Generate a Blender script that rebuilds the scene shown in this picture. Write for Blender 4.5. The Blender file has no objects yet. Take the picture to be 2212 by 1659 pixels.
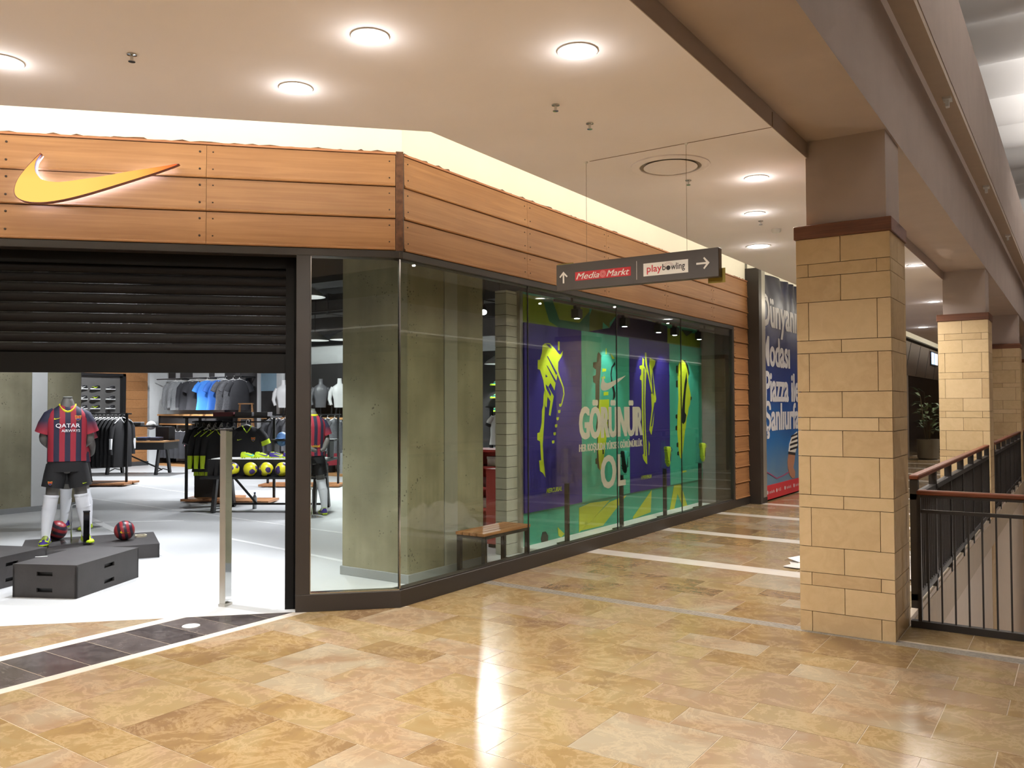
import bpy, bmesh, math, random
from mathutils import Vector, Matrix, noise

random.seed(7)
R = math.radians
scene = bpy.context.scene
COL = scene.collection

# ------------------------------------------------------------------ camera
cam_d = bpy.data.cameras.new('camera')
cam = bpy.data.objects.new('camera', cam_d)
COL.objects.link(cam)
cam_d.sensor_width = 36.0
cam_d.lens = 1827.0 / 2212.0 * 36.0
cam_d.clip_end = 200
_y, _p, _r = R(34.0), R(1.55), R(-0.2)
_fw = Vector((-math.sin(_y) * math.cos(_p), math.cos(_y) * math.cos(_p), math.sin(_p)))
_rt = Vector((math.cos(_y), math.sin(_y), 0))
_up = _rt.cross(_fw)
_rt2 = _rt * math.cos(_r) + _up * math.sin(_r)
_up2 = _up * math.cos(_r) - _rt * math.sin(_r)
cam.matrix_world = Matrix((( _rt2.x, _up2.x, -_fw.x, 0), (_rt2.y, _up2.y, -_fw.y, 0), (_rt2.z, _up2.z, -_fw.z, 1.65), (0, 0, 0, 1)))
scene.camera = cam

# ------------------------------------------------------------------ world, exposure
world = bpy.data.worlds.new('world')
scene.world = world
world.use_nodes = True
world.node_tree.nodes['Background'].inputs[0].default_value = (0.9, 0.95, 1.0, 1)
world.node_tree.nodes['Background'].inputs[1].default_value = 0.02
vs = scene.view_settings
vs.view_transform = 'Standard'
vs.look = 'None'
vs.exposure = 0.25
vs.gamma = 1.0
vs.use_curve_mapping = False
cy = scene.cycles
cy.use_denoising = True
cy.max_bounces = 6
cy.diffuse_bounces = 3
cy.glossy_bounces = 3
cy.use_adaptive_sampling = True
cy.adaptive_threshold = 0.1
cy.adaptive_min_samples = 16
cy.transparent_max_bounces = 16
cy.sample_clamp_indirect = 6.0
cy.caustics_reflective = False
cy.caustics_refractive = False
WARM = (1.0, 0.80, 0.56)
SOFT = (1.0, 0.90, 0.74)
COOL = (0.93, 0.96, 1.0)
K_DOWN, K_COVE, K_SHOP, K_ATRIUM = 0.82, 1.0, 0.75, 1.35


def add_area(name, loc, size, power, color, direction, parent=None, size_y=None, spread=180):
    l = bpy.data.lights.new(name, 'AREA')
    l.energy = power
    l.color = color
    l.shape = 'RECTANGLE' if size_y else 'DISK'
    l.size = size
    if size_y:
        l.size_y = size_y
    l.spread = R(spread)
    o = bpy.data.objects.new(name, l)
    COL.objects.link(o)
    o.location = loc
    o.rotation_euler = Vector(direction).to_track_quat('-Z', 'Y').to_euler()
    o.parent = parent
    return o


def add_spot(name, loc, power, color, direction, angle=80, blend=0.6, radius=0.05, parent=None):
    l = bpy.data.lights.new(name, 'SPOT')
    l.energy = power
    l.color = color
    l.spot_size = R(angle)
    l.spot_blend = blend
    l.shadow_soft_size = radius
    o = bpy.data.objects.new(name, l)
    COL.objects.link(o)
    o.location = loc
    o.rotation_euler = Vector(direction).to_track_quat('-Z', 'Y').to_euler()
    o.parent = parent
    return o


# ------------------------------------------------------------------ materials
def lin(c):
    out = []
    for v in c:
        v = v / 255.0
        out.append(v / 12.92 if v <= 0.04045 else ((v + 0.055) / 1.055) ** 2.4)
    return tuple(out)


def c4(c):
    return (*lin(c), 1.0)


def new_mat(name):
    m = bpy.data.materials.new(name)
    m.use_nodes = True
    nt = m.node_tree
    return m, nt, nt.nodes['Principled BSDF']


def N(nt, t, **kw):
    n = nt.nodes.new(t)
    for k, v in kw.items():
        setattr(n, k, v)
    return n


def L(nt, a, b):
    nt.links.new(a, b)


def coords(nt, kind='Object', scale=(1, 1, 1), rot=(0, 0, 0)):
    tc = N(nt, 'ShaderNodeTexCoord')
    mp = N(nt, 'ShaderNodeMapping')
    mp.inputs['Scale'].default_value = scale
    mp.inputs['Rotation'].default_value = rot
    L(nt, tc.outputs[kind], mp.inputs['Vector'])
    return mp.outputs['Vector']


def ramp(nt, fac, stops):
    r = N(nt, 'ShaderNodeValToRGB')
    el = r.color_ramp.elements
    while len(el) < len(stops):
        el.new(0.5)
    for e, (p, c) in zip(el, stops):
        e.position = p
        e.color = c
    L(nt, fac, r.inputs[0])
    return r.outputs[0]


def math_n(nt, op, a, b=None, clamp=False):
    n = N(nt, 'ShaderNodeMath', operation=op)
    n.use_clamp = clamp
    for i, v in enumerate((a, b)):
        if v is None:
            continue
        if isinstance(v, (int, float)):
            n.inputs[i].default_value = v
        else:
            L(nt, v, n.inputs[i])
    return n.outputs[0]


def mixc(nt, fac, a, b, mode='MIX'):
    n = N(nt, 'ShaderNodeMix', data_type='RGBA', blend_type=mode)
    if isinstance(fac, (int, float)):
        n.inputs[0].default_value = fac
    else:
        L(nt, fac, n.inputs[0])
    for i, v in ((6, a), (7, b)):
        if isinstance(v, tuple):
            n.inputs[i].default_value = v
        else:
            L(nt, v, n.inputs[i])
    return n.outputs[2]


def pm(name, rgb, rough=0.5, metal=0.0, var=0.12, scale=6.0, bump=0.0, bscale=40.0, spec=0.5, stretch=(1, 1, 1), coat=0.0):
    m, nt, b = new_mat(name)
    vec = coords(nt, 'Object', stretch)
    no = N(nt, 'ShaderNodeTexNoise')
    no.inputs['Scale'].default_value = scale
    no.inputs['Detail'].default_value = 5
    L(nt, vec, no.inputs['Vector'])
    base = lin(rgb)
    lo = tuple(max(0, v * (1 - var)) for v in base) + (1,)
    hi = tuple(min(1, v * (1 + var)) for v in base) + (1,)
    L(nt, ramp(nt, no.outputs['Fac'], [(0.3, lo), (0.7, hi)]), b.inputs['Base Color'])
    b.inputs['Roughness'].default_value = rough
    b.inputs['Metallic'].default_value = metal
    b.inputs['Specular IOR Level'].default_value = spec
    b.inputs['Coat Weight'].default_value = coat
    if bump:
        n2 = N(nt, 'ShaderNodeTexNoise')
        n2.inputs['Scale'].default_value = bscale
        n2.inputs['Detail'].default_value = 4
        L(nt, vec, n2.inputs['Vector'])
        bp = N(nt, 'ShaderNodeBump')
        bp.inputs['Strength'].default_value = bump
        bp.inputs['Distance'].default_value = 0.01
        L(nt, n2.outputs['Fac'], bp.inputs['Height'])
        L(nt, bp.outputs['Normal'], b.inputs['Normal'])
    return m


def wood(name, dark, light, axis=0, fine=28.0, along=1.3, rough=0.45):
    m, nt, b = new_mat(name)
    sc = [fine, fine, fine]
    sc[axis] = along
    tc = N(nt, 'ShaderNodeTexCoord')
    oi = N(nt, 'ShaderNodeObjectInfo')
    off = N(nt, 'ShaderNodeVectorMath', operation='SCALE')
    off.inputs[0].default_value = (7.1, 5.3, 3.7)
    L(nt, oi.outputs['Random'], off.inputs['Scale'])
    ad = N(nt, 'ShaderNodeVectorMath', operation='ADD')
    L(nt, tc.outputs['Object'], ad.inputs[0])
    L(nt, off.outputs[0], ad.inputs[1])
    mp = N(nt, 'ShaderNodeMapping')
    mp.inputs['Scale'].default_value = sc
    L(nt, ad.outputs[0], mp.inputs['Vector'])
    n1 = N(nt, 'ShaderNodeTexNoise')
    n1.inputs['Scale'].default_value = 1.0
    n1.inputs['Detail'].default_value = 7
    n1.inputs['Distortion'].default_value = 0.8
    L(nt, mp.outputs[0], n1.inputs['Vector'])
    n2 = N(nt, 'ShaderNodeTexNoise')
    n2.inputs['Scale'].default_value = 1.4
    L(nt, ad.outputs[0], n2.inputs['Vector'])
    f = math_n(nt, 'ADD', math_n(nt, 'MULTIPLY', n1.outputs['Fac'], 0.7), math_n(nt, 'MULTIPLY', n2.outputs['Fac'], 0.3))
    col = ramp(nt, f, [(0.32, c4(dark)), (0.68, c4(light))])
    hsv = N(nt, 'ShaderNodeHueSaturation')
    L(nt, col, hsv.inputs['Color'])
    L(nt, math_n(nt, 'ADD', math_n(nt, 'MULTIPLY', oi.outputs['Random'], 0.16), 0.92), hsv.inputs['Value'])
    L(nt, hsv.outputs[0], b.inputs['Base Color'])
    b.inputs['Roughness'].default_value = rough
    bp = N(nt, 'ShaderNodeBump')
    bp.inputs['Strength'].default_value = 0.08
    bp.inputs['Distance'].default_value = 0.01
    L(nt, n1.outputs['Fac'], bp.inputs['Height'])
    L(nt, bp.outputs['Normal'], b.inputs['Normal'])
    return m


def emit(name, rgb, strength, sample=False):
    m, nt, b = new_mat(name)
    nt.nodes.remove(b)
    e = N(nt, 'ShaderNodeEmission')
    e.inputs[0].default_value = (*rgb, 1)
    e.inputs[1].default_value = strength
    L(nt, e.outputs[0], nt.nodes['Material Output'].inputs[0])
    if not sample:
        m.cycles.emission_sampling = 'NONE'
    return m


def pane(name, tint=(0.90, 0.93, 0.90), f0=0.035):
    m, nt, b = new_mat(name)
    nt.nodes.remove(b)
    lw = N(nt, 'ShaderNodeLayerWeight')
    lw.inputs[0].default_value = 0.5
    p5 = math_n(nt, 'POWER', lw.outputs['Facing'], 5.0)
    fr = math_n(nt, 'ADD', math_n(nt, 'MULTIPLY', p5, 1 - f0), f0)
    t = N(nt, 'ShaderNodeBsdfTransparent')
    t.inputs[0].default_value = (*tint, 1)
    g = N(nt, 'ShaderNodeBsdfGlossy')
    g.inputs['Roughness'].default_value = 0.0
    mx = N(nt, 'ShaderNodeMixShader')
    L(nt, fr, mx.inputs[0])
    L(nt, t.outputs[0], mx.inputs[1])
    L(nt, g.outputs[0], mx.inputs[2])
    L(nt, mx.outputs[0], nt.nodes['Material Output'].inputs[0])
    return m


def floor_stone(name, stops, rough=0.16, scale=2.2, veins=0.35, spec=0.5, vein_col=(232, 205, 165)):
    """polished natural stone; every tile carries its own number in the face attribute rnd"""
    m, nt, b = new_mat(name)
    at = N(nt, 'ShaderNodeAttribute', attribute_name='rnd')
    tc = N(nt, 'ShaderNodeTexCoord')
    sc = N(nt, 'ShaderNodeVectorMath', operation='SCALE')
    sc.inputs[0].default_value = (31.0, 17.0, 23.0)
    L(nt, at.outputs['Fac'], sc.inputs['Scale'])
    ad = N(nt, 'ShaderNodeVectorMath', operation='ADD')
    L(nt, tc.outputs['Object'], ad.inputs[0])
    L(nt, sc.outputs[0], ad.inputs[1])
    n1 = N(nt, 'ShaderNodeTexNoise')
    n1.inputs['Scale'].default_value = scale
    n1.inputs['Detail'].default_value = 6
    n1.inputs['Roughness'].default_value = 0.55
    n1.inputs['Distortion'].default_value = 1.2
    L(nt, ad.outputs[0], n1.inputs['Vector'])
    f = math_n(nt, 'ADD', math_n(nt, 'MULTIPLY', n1.outputs['Fac'], 0.68), math_n(nt, 'MULTIPLY', at.outputs['Fac'], 0.42))
    col = ramp(nt, f, stops)
    n2 = N(nt, 'ShaderNodeTexNoise')
    n2.inputs['Scale'].default_value = scale * 2.6
    n2.inputs['Detail'].default_value = 10
    n2.inputs['Roughness'].default_value = 0.72
    n2.inputs['Distortion'].default_value = 0.6
    L(nt, ad.outputs[0], n2.inputs['Vector'])
    d = math_n(nt, 'ABSOLUTE', math_n(nt, 'SUBTRACT', n2.outputs['Fac'], 0.5))
    v = math_n(nt, 'SUBTRACT', 1.0, math_n(nt, 'MULTIPLY', d, 22.0), True)
    v = math_n(nt, 'MULTIPLY', v, veins)
    col = mixc(nt, v, col, c4(vein_col))
    L(nt, col, b.inputs['Base Color'])
    n3 = N(nt, 'ShaderNodeTexNoise')
    n3.inputs['Scale'].default_value = 3.0
    n3.inputs['Detail'].default_value = 5
    L(nt, tc.outputs['Object'], n3.inputs['Vector'])
    L(nt, math_n(nt, 'ADD', math_n(nt, 'MULTIPLY', n3.outputs['Fac'], 0.12), rough - 0.06), b.inputs['Roughness'])
    b.inputs['Specular IOR Level'].default_value = spec
    return m


M = {}
M['paint'] = pm('ceiling_paint', (246, 239, 240), 0.85, var=0.02, scale=1.5)
M['cove_paint'] = pm('cove_paint', (244, 240, 226), 0.85, var=0.02, scale=1.5)
M['beam'] = pm('beam_plaster', (182, 166, 156), 0.75, var=0.05, scale=2.5, bump=0.05, bscale=60)
M['atrium_white'] = pm('atrium_white', (226, 222, 218), 0.8, var=0.03, scale=0.7)
M['wood_cap'] = wood('dark_wood_cap', (88, 50, 30), (128, 78, 50), 0, 40, 1.5, 0.5)
M['cedar'] = wood('cedar_board', (142, 96, 58), (168, 121, 77), 0, 30, 1.1, 0.5)
M['cedar_edge'] = wood('cedar_bead', (150, 96, 62), (190, 130, 90), 0, 26, 1.1, 0.5)
M['pale_wood'] = wood('pale_oak', (176, 122, 74), (214, 166, 112), 0, 30, 1.4, 0.5)
M['bench_wood'] = wood('bench_wood', (150, 96, 58), (196, 140, 92), 1, 40, 1.4, 0.5)
M['steel'] = pm('bronze_frame', (50, 45, 42), 0.4, 0.0, var=0.06, scale=3)
M['steel_dk'] = pm('black_guide', (15, 14, 14), 0.65, var=0.05, spec=0.2)
M['shutter'] = pm('shutter_slat', (18, 15, 16), 0.65, var=0.06, scale=2, stretch=(0.3, 1, 8), spec=0.25)
M['iron'] = pm('railing_iron', (46, 42, 40), 0.5, var=0.06)
M['rail_wood'] = wood('handrail_wood', (92, 48, 30), (140, 76, 48), 0, 40, 1.2, 0.4)
M['rust'] = pm('rusty_corner', (96, 62, 42), 0.8, var=0.4, scale=20)
M['screw'] = pm('screw_head', (52, 38, 30), 0.5, 0.3)
M['glass'] = pane('shop_glass')
M['clear'] = pane('acrylic', (0.97, 0.97, 0.97), 0.05)
M['grout'] = pm('grout', (190, 174, 152), 0.6, var=0.05)
M['tile'] = floor_stone('honed_sandstone', [(0.28, c4((124, 98, 70))), (0.42, c4((144, 118, 78))), (0.54, c4((150, 129, 93))), (0.66, c4((147, 121, 95))), (0.8, c4((158, 144, 121)))], 0.2, 1.5, 0.16, 0.5)
M['tile_dk'] = floor_stone('black_marble', [(0.3, c4((58, 52, 52))), (0.7, c4((96, 88, 86)))], 0.18, 3.0, 0.18, vein_col=(150, 140, 138))
M['tile_wh'] = floor_stone('white_marble_strip', [(0.3, c4((206, 196, 186))), (0.7, c4((226, 218, 208)))], 0.2, 3.0, 0.1)
M['joint'] = pm('expansion_joint', (150, 142, 132), 0.45, 0.2, var=0.2, scale=30)
M['pillar_stone'] = floor_stone('sand_limestone', [(0.3, c4((194, 166, 126))), (0.55, c4((206, 180, 138))), (0.8, c4((214, 188, 148)))], 0.62, 9.0, 0.06, 0.3)
M['pillar_joint'] = pm('pillar_joint', (92, 62, 40), 0.9)
M['shop_floor'] = pm('shop_concrete', (196, 197, 198), 0.42, var=0.05, scale=1.2, spec=0.4)
M['floor_line'] = pm('floor_line_paint', (232, 232, 232), 0.4, var=0.02)
M['white_wall'] = pm('shop_white_wall', (218, 220, 220), 0.8, var=0.02)
M['grey_wall'] = pm('shop_grey_wall', (150, 152, 152), 0.8, var=0.03)
M['shop_dark'] = pm('shop_dark_ceiling', (38, 37, 38), 0.8, var=0.1)
M['charcoal'] = pm('charcoal_panel', (56, 54, 54), 0.7, var=0.1)
M['black'] = pm('black_metal', (26, 25, 26), 0.45, var=0.1)
M['white'] = pm('white_plastic', (236, 236, 234), 0.5, var=0.02)
M['blockwork'] = pm('painted_block', (196, 194, 182), 0.8, var=0.06, scale=9, bump=0.2)
M['block_joint'] = pm('block_joint', (84, 80, 72), 0.9)
M['chrome'] = pm('brushed_chrome', (200, 200, 198), 0.16, 1.0, var=0.05)
M['silver'] = pm('silver_panel', (190, 186, 178), 0.3, 0.7, var=0.05)


def concrete():
    m, nt, b = new_mat('rough_concrete')
    vec = coords(nt)
    n1 = N(nt, 'ShaderNodeTexNoise')
    n1.inputs['Scale'].default_value = 1.7
    n1.inputs['Detail'].default_value = 8
    L(nt, vec, n1.inputs['Vector'])
    col = ramp(nt, n1.outputs['Fac'], [(0.3, c4((128, 122, 99))), (0.5, c4((150, 144, 118))), (0.72, c4((172, 166, 140)))])
    vo = N(nt, 'ShaderNodeTexVoronoi')
    vo.inputs['Scale'].default_value = 30
    L(nt, vec, vo.inputs['Vector'])
    n2 = N(nt, 'ShaderNodeTexNoise')
    n2.inputs['Scale'].default_value = 5
    L(nt, vec, n2.inputs['Vector'])
    lim = math_n(nt, 'MULTIPLY', math_n(nt, 'SUBTRACT', n2.outputs['Fac'], 0.45, True), 1.0)
    pit = math_n(nt, 'LESS_THAN', vo.outputs['Distance'], lim)
    col = mixc(nt, pit, col, c4((98, 92, 74)))
    wv = N(nt, 'ShaderNodeTexNoise')
    wv.inputs['Scale'].default_value = 1.0
    L(nt, coords(nt, 'Object', (7, 7, 0.35)), wv.inputs['Vector'])
    col = mixc(nt, 0.16, col, ramp(nt, wv.outputs['Fac'], [(0.35, c4((84, 80, 64))), (0.65, c4((150, 146, 128)))]))
    L(nt, col, b.inputs['Base Color'])
    b.inputs['Roughness'].default_value = 0.85
    bp = N(nt, 'ShaderNodeBump')
    bp.inputs['Strength'].default_value = 0.25
    bp.inputs['Distance'].default_value = 0.01
    L(nt, math_n(nt, 'SUBTRACT', n1.outputs['Fac'], pit), bp.inputs['Height'])
    L(nt, bp.outputs['Normal'], b.inputs['Normal'])
    return m


M['concrete'] = concrete()


def flat(name, rgb, rough=0.6):
    if name not in M:
        M[name] = pm(name, rgb, rough, var=0.03, scale=8)
    return M[name]


# ------------------------------------------------------------------ mesh helpers
class MB:
    def __init__(s):
        s.v, s.f, s.mi = [], [], []

    def add(s, vs_, fs_, mi=0):
        o = len(s.v)
        s.v += [tuple(p) for p in vs_]
        s.f += [tuple(i + o for i in f) for f in fs_]
        s.mi += [mi] * len(fs_)
        return s

    def box(s, x0, y0, z0, x1, y1, z1, mi=0):
        vs_ = [(x0, y0, z0), (x1, y0, z0), (x1, y1, z0), (x0, y1, z0), (x0, y0, z1), (x1, y0, z1), (x1, y1, z1), (x0, y1, z1)]
        return s.add(vs_, [(0, 3, 2, 1), (4, 5, 6, 7), (0, 1, 5, 4), (1, 2, 6, 5), (2, 3, 7, 6), (3, 0, 4, 7)], mi)

    def prism(s, poly, lo, hi, plane='xy', mi=0):
        n = len(poly)
        def P(a, b, c):
            return (a, b, c) if plane == 'xy' else ((a, c, b) if plane == 'xz' else (c, a, b))
        vs_ = [P(a, b, lo) for a, b in poly] + [P(a, b, hi) for a, b in poly]
        fs_ = [tuple(range(n))[::-1], tuple(range(n, 2 * n))] + [(i, (i + 1) % n, n + (i + 1) % n, n + i) for i in range(n)]
        return s.add(vs_, fs_, mi)

    def loft(s, rings, mi=0, cap=True):
        n = len(rings[0])
        vs_ = [p for r in rings for p in r]
        fs_ = []
        for k in range(len(rings) - 1):
            for i in range(n):
                j = (i + 1) % n
                fs_.append((k * n + i, k * n + j, (k + 1) * n + j, (k + 1) * n + i))
        if cap:
            fs_.append(tuple(range(n))[::-1])
            fs_.append(tuple((len(rings) - 1) * n + i for i in range(n)))
        return s.add(vs_, fs_, mi)

    def tube(s, path, rad, n=8, mi=0, cap=True):
        path = [Vector(p) for p in path]
        rad = [rad] * len(path) if isinstance(rad, (int, float)) else rad
        rings = []
        side = None
        for i, p in enumerate(path):
            d = (path[min(i + 1, len(path) - 1)] - path[max(i - 1, 0)]).normalized()
            if side is None:
                side = d.cross(Vector((0, 0, 1)))
                if side.length < 0.05:
                    side = d.cross(Vector((1, 0, 0)))
            side = (side - d * side.dot(d)).normalized()
            up = side.cross(d)
            r = rad[i]
            rx, ry = r if isinstance(r, tuple) else (r, r)
            rings.append([p + side * math.cos(2 * math.pi * k / n) * rx + up * math.sin(2 * math.pi * k / n) * ry for k in range(n)])
        return s.loft(rings, mi, cap)

    def bar(s, p, q, w, h=None, mi=0):
        h = h or w
        p, q = Vector(p), Vector(q)
        d = (q - p).normalized()
        a = d.cross(Vector((0, 0, 1)))
        if a.length < 0.05:
            a = Vector((1, 0, 0))
        a.normalize()
        b = a.cross(d)
        def ring(c):
            return [c - a * w / 2 - b * h / 2, c + a * w / 2 - b * h / 2, c + a * w / 2 + b * h / 2, c - a * w / 2 + b * h / 2]
        return s.loft([ring(p), ring(q)], mi)

    def lathe(s, prof, n=20, c=(0, 0, 0), mi=0, cap=True):
        rings = [[(c[0] + r * math.cos(2 * math.pi * k / n), c[1] + r * math.sin(2 * math.pi * k / n), c[2] + z) for k in range(n)] for r, z in prof]
        return s.loft(rings, mi, cap)

    def sphere(s, c, r, nu=20, nv=12, mi=0):
        r = r if isinstance(r, tuple) else (r, r, r)
        prof = []
        for j in range(nv + 1):
            t = -math.pi / 2 + math.pi * j / nv
            prof.append([(c[0] + r[0] * max(math.cos(t), 0.002) * math.cos(2 * math.pi * k / nu), c[1] + r[1] * max(math.cos(t), 0.002) * math.sin(2 * math.pi * k / nu), c[2] + r[2] * math.sin(t)) for k in range(nu)])
        return s.loft(prof, mi)

    def build(s, name, mats, parent=None, smooth=False, bevel=0.0, loc=None, rz=0.0, kind=None, rnd=None):
        me = bpy.data.meshes.new(name)
        me.from_pydata(s.v, [], s.f)
        if not isinstance(mats, (list, tuple)):
            mats = [mats]
        for m in mats:
            me.materials.append(m)
        me.polygons.foreach_set('material_index', s.mi)
        bm = bmesh.new()
        bm.from_mesh(me)
        bmesh.ops.recalc_face_normals(bm, faces=bm.faces)
        if bevel:
            bmesh.ops.bevel(bm, geom=list(bm.edges), offset=bevel, segments=1, affect='EDGES', profile=0.5)
        bm.to_mesh(me)
        bm.free()
        if smooth:
            me.shade_smooth()
            me.set_sharp_from_angle(angle=R(40))
        if rnd is not None:
            a = me.attributes.new('rnd', 'FLOAT', 'FACE')
            vals = rnd if isinstance(rnd, list) else [rnd] * len(me.polygons)
            a.data.foreach_set('value', vals)
        return obj(name, me, parent, loc, rz, kind)


def obj(name, me, parent=None, loc=None, rz=0.0, kind=None):
    o = bpy.data.objects.new(name, me)
    COL.objects.link(o)
    if loc:
        o.location = loc
    if rz:
        o.rotation_euler = (0, 0, rz)
    o.parent = parent
    if kind:
        o['kind'] = kind
    return o


def tag(o, label=None, cat=None, group=None, kind=None):
    if label:
        o['label'] = label
    if cat:
        o['category'] = cat
    if group:
        o['group'] = group
    if kind:
        o['kind'] = kind
    return o


def thing(name, label, cat, loc=(0, 0, 0), rz=0.0, group=None, kind=None):
    o = bpy.data.objects.new(name, None)
    COL.objects.link(o)
    o.location = loc
    o.rotation_euler = (0, 0, rz)
    o.empty_display_size = 0.1
    return tag(o, label, cat, group, kind)


def struct(name, loc=(0, 0, 0), rz=0.0, label=None):
    o = bpy.data.objects.new(name, None)
    COL.objects.link(o)
    o.location = loc
    o.rotation_euler = (0, 0, rz)
    o['kind'] = 'structure'
    if label:
        o['label'] = label
    return o


def copy_tree(o, parent=None):
    c = o.copy()
    COL.objects.link(c)
    c.parent = parent
    for ch in list(o.children):
        copy_tree(ch, c)
    return c


def place(o, loc, rz=0.0, label=None, group=None):
    o.location = loc
    o.rotation_euler = (0, 0, rz)
    if label:
        o['label'] = label
    if group:
        o['group'] = group
    return o


def BOX(name, b, mat, parent=None, bevel=0.0, kind=None, loc=None, rz=0.0):
    return MB().box(*b).build(name, mat, parent, bevel=bevel, kind=kind, loc=loc, rz=rz)


def smooth_poly(pts, n=4):
    out = []
    m = len(pts)
    for i in range(m):
        p0, p1, p2, p3 = (Vector(pts[(i + k - 1) % m]) for k in range(4))
        for j in range(n):
            t = j / n
            out.append(tuple(0.5 * ((2 * p1) + (p2 - p0) * t + (2 * p0 - 5 * p1 + 4 * p2 - p3) * t * t + (3 * p1 - p0 - 3 * p2 + p3) * t ** 3)))
    return out


_SW = [(235, 325), (200, 365), (160, 415), (125, 470), (108, 520), (110, 560), (135, 585), (180, 597), (240, 597), (300, 588), (380, 568), (480, 535), (600, 490), (750, 432), (850, 392), (945, 348)]
_SW2 = [(850, 368), (700, 400), (560, 435), (450, 458), (350, 478), (290, 480), (245, 470), (215, 440), (205, 405), (212, 365)]


def tick_outline(w):
    """outline of the tick mark, w wide, lower left of its box at 0,0"""
    k = w / 837.0
    return [((x - 108) * k, (597 - y) * k) for x, y in _SW + _SW2]


_dg_cache = {}


def text_mesh(string, bold=0.0, shear=0.0, extrude=0.0, space=1.0):
    key = (string, bold, shear, extrude, space)
    if key in _dg_cache:
        return _dg_cache[key]
    cu = bpy.data.curves.new('lettering', 'FONT')
    cu.body = string
    cu.offset = bold
    cu.shear = shear
    cu.extrude = extrude
    cu.space_character = space
    cu.resolution_u = 3
    o = bpy.data.objects.new('lettering', cu)
    COL.objects.link(o)
    dg = bpy.context.evaluated_depsgraph_get()
    me = bpy.data.meshes.new_from_object(o.evaluated_get(dg))
    vs_ = [tuple(v.co) for v in me.vertices]
    fs_ = [tuple(p.vertices) for p in me.polygons]
    bpy.data.objects.remove(o)
    bpy.data.curves.remove(cu)
    bpy.data.meshes.remove(me)
    _dg_cache[key] = (vs_, fs_)
    return vs_, fs_


def text(name, string, w, h, mat, parent=None, matrix=None, bold=0.0, shear=0.0, warp=None, space=1.0, thick=0.0):
    """lettering fitted into a box w by h (lower left at the origin of matrix)"""
    vs_, fs_ = text_mesh(string, bold, shear, 0.0, space)
    xs = [v[0] for v in vs_]
    ys = [v[1] for v in vs_]
    x0, x1, y0, y1 = min(xs), max(xs), min(ys), max(ys)
    pts = [((x - x0) / (x1 - x0) * w, (y - y0) / (y1 - y0) * h, 0) for x, y, z in vs_]
    if thick:                                  # heavier upright strokes
        n0 = len(pts)
        pts = [(x - thick, y, z) for x, y, z in pts] + [(x, y, z + 0.0003) for x, y, z in pts] + [(x + thick, y, z + 0.0006) for x, y, z in pts]
        fs_ = fs_ + [tuple(i + n0 for i in f) for f in fs_] + [tuple(i + 2 * n0 for i in f) for f in fs_]
    if matrix is not None:
        pts = [tuple(matrix @ Vector(p)) for p in pts]
    if warp:
        pts = [warp(p) for p in pts]
    me = bpy.data.meshes.new(name)
    me.from_pydata(pts, [], fs_)
    me.materials.append(mat)
    return obj(name, me, parent)


def frame(origin, xaxis, yaxis):
    x = Vector(xaxis).normalized()
    y = Vector(yaxis).normalized()
    z = x.cross(y)
    return Matrix(((x.x, y.x, z.x, origin[0]), (x.y, y.y, z.y, origin[1]), (x.z, y.z, z.z, origin[2]), (0, 0, 0, 1)))

# ================================================================== LIGHT OF THE ATRIUM AND COVE (large lights)
# ------------------------------------------------------------------ mall floor
SQ = math.sqrt(0.5)
CX, CY = -4.714, 5.313                       # outer corner of the shop front


def clip(poly, a, b, c):                      # keep a*x + b*y >= c
    out = []
    for i in range(len(poly)):
        p, q = poly[i], poly[(i + 1) % len(poly)]
        dp, dq = a * p[0] + b * p[1] - c, a * q[0] + b * q[1] - c
        if dp >= 0:
            out.append(p)
        if (dp >= 0) != (dq >= 0):
            t = dp / (dp - dq)
            out.append((p[0] + (q[0] - p[0]) * t, p[1] + (q[1] - p[1]) * t))
    return out


def skew(x, y):
    k = 0.03 + 0.016 * max(0.0, min(y - 6.4, 3.0))
    return y - k * (x + 2.2)


floor = struct('floor', label='polished sandstone mall floor in warm tan slabs')
MB().prism([(-16, -8), (8, -8), (8, 6.95), (-1.1, 6.95), (-1.1, 42), (-4.74, 42), (-4.74, 5.3), (-16, -5.96)], -0.35, -0.0012).build('floor_bed', M['grout'], floor)
near_tiles, far = [], MB()
far_rnd = []


def lay_row(y0, y1, phase, xmin, xmax):
    x = xmin_grid = -2.975 + phase * 0.29 - 12 * 0.58
    while x < xmax:
        a, b = x, x + 0.58
        x += 0.58
        if b < xmin or a > xmax:
            continue
        a, b = max(a, xmin), min(b, xmax)
        g = 0.0022
        poly = [(a + g, skew(a, y0) + g), (b - g, skew(b, y0) + g), (b - g, skew(b, y1) - g), (a + g, skew(a, y1) - g)]
        if y0 < CY - 0.1:
            poly = clip(poly, 1, -1, CX - CY + 0.02)
            poly = clip(poly, 1, 0, -5.215) if True else poly
        else:
            poly = clip(poly, 1, 0, CX - 0.03)
        if y1 > 6.9:
            poly = clip(poly, 1, 0, -20)
            poly = clip(poly, -1, 0, 1.115) if y0 > 6.6 else poly
        if len(poly) < 3:
            continue
        xs = [p[0] for p in poly]
        if max(xs) - min(xs) < 0.02:
            continue
        near_tiles.append((math.hypot(sum(xs) / len(xs), y0), poly))


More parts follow.
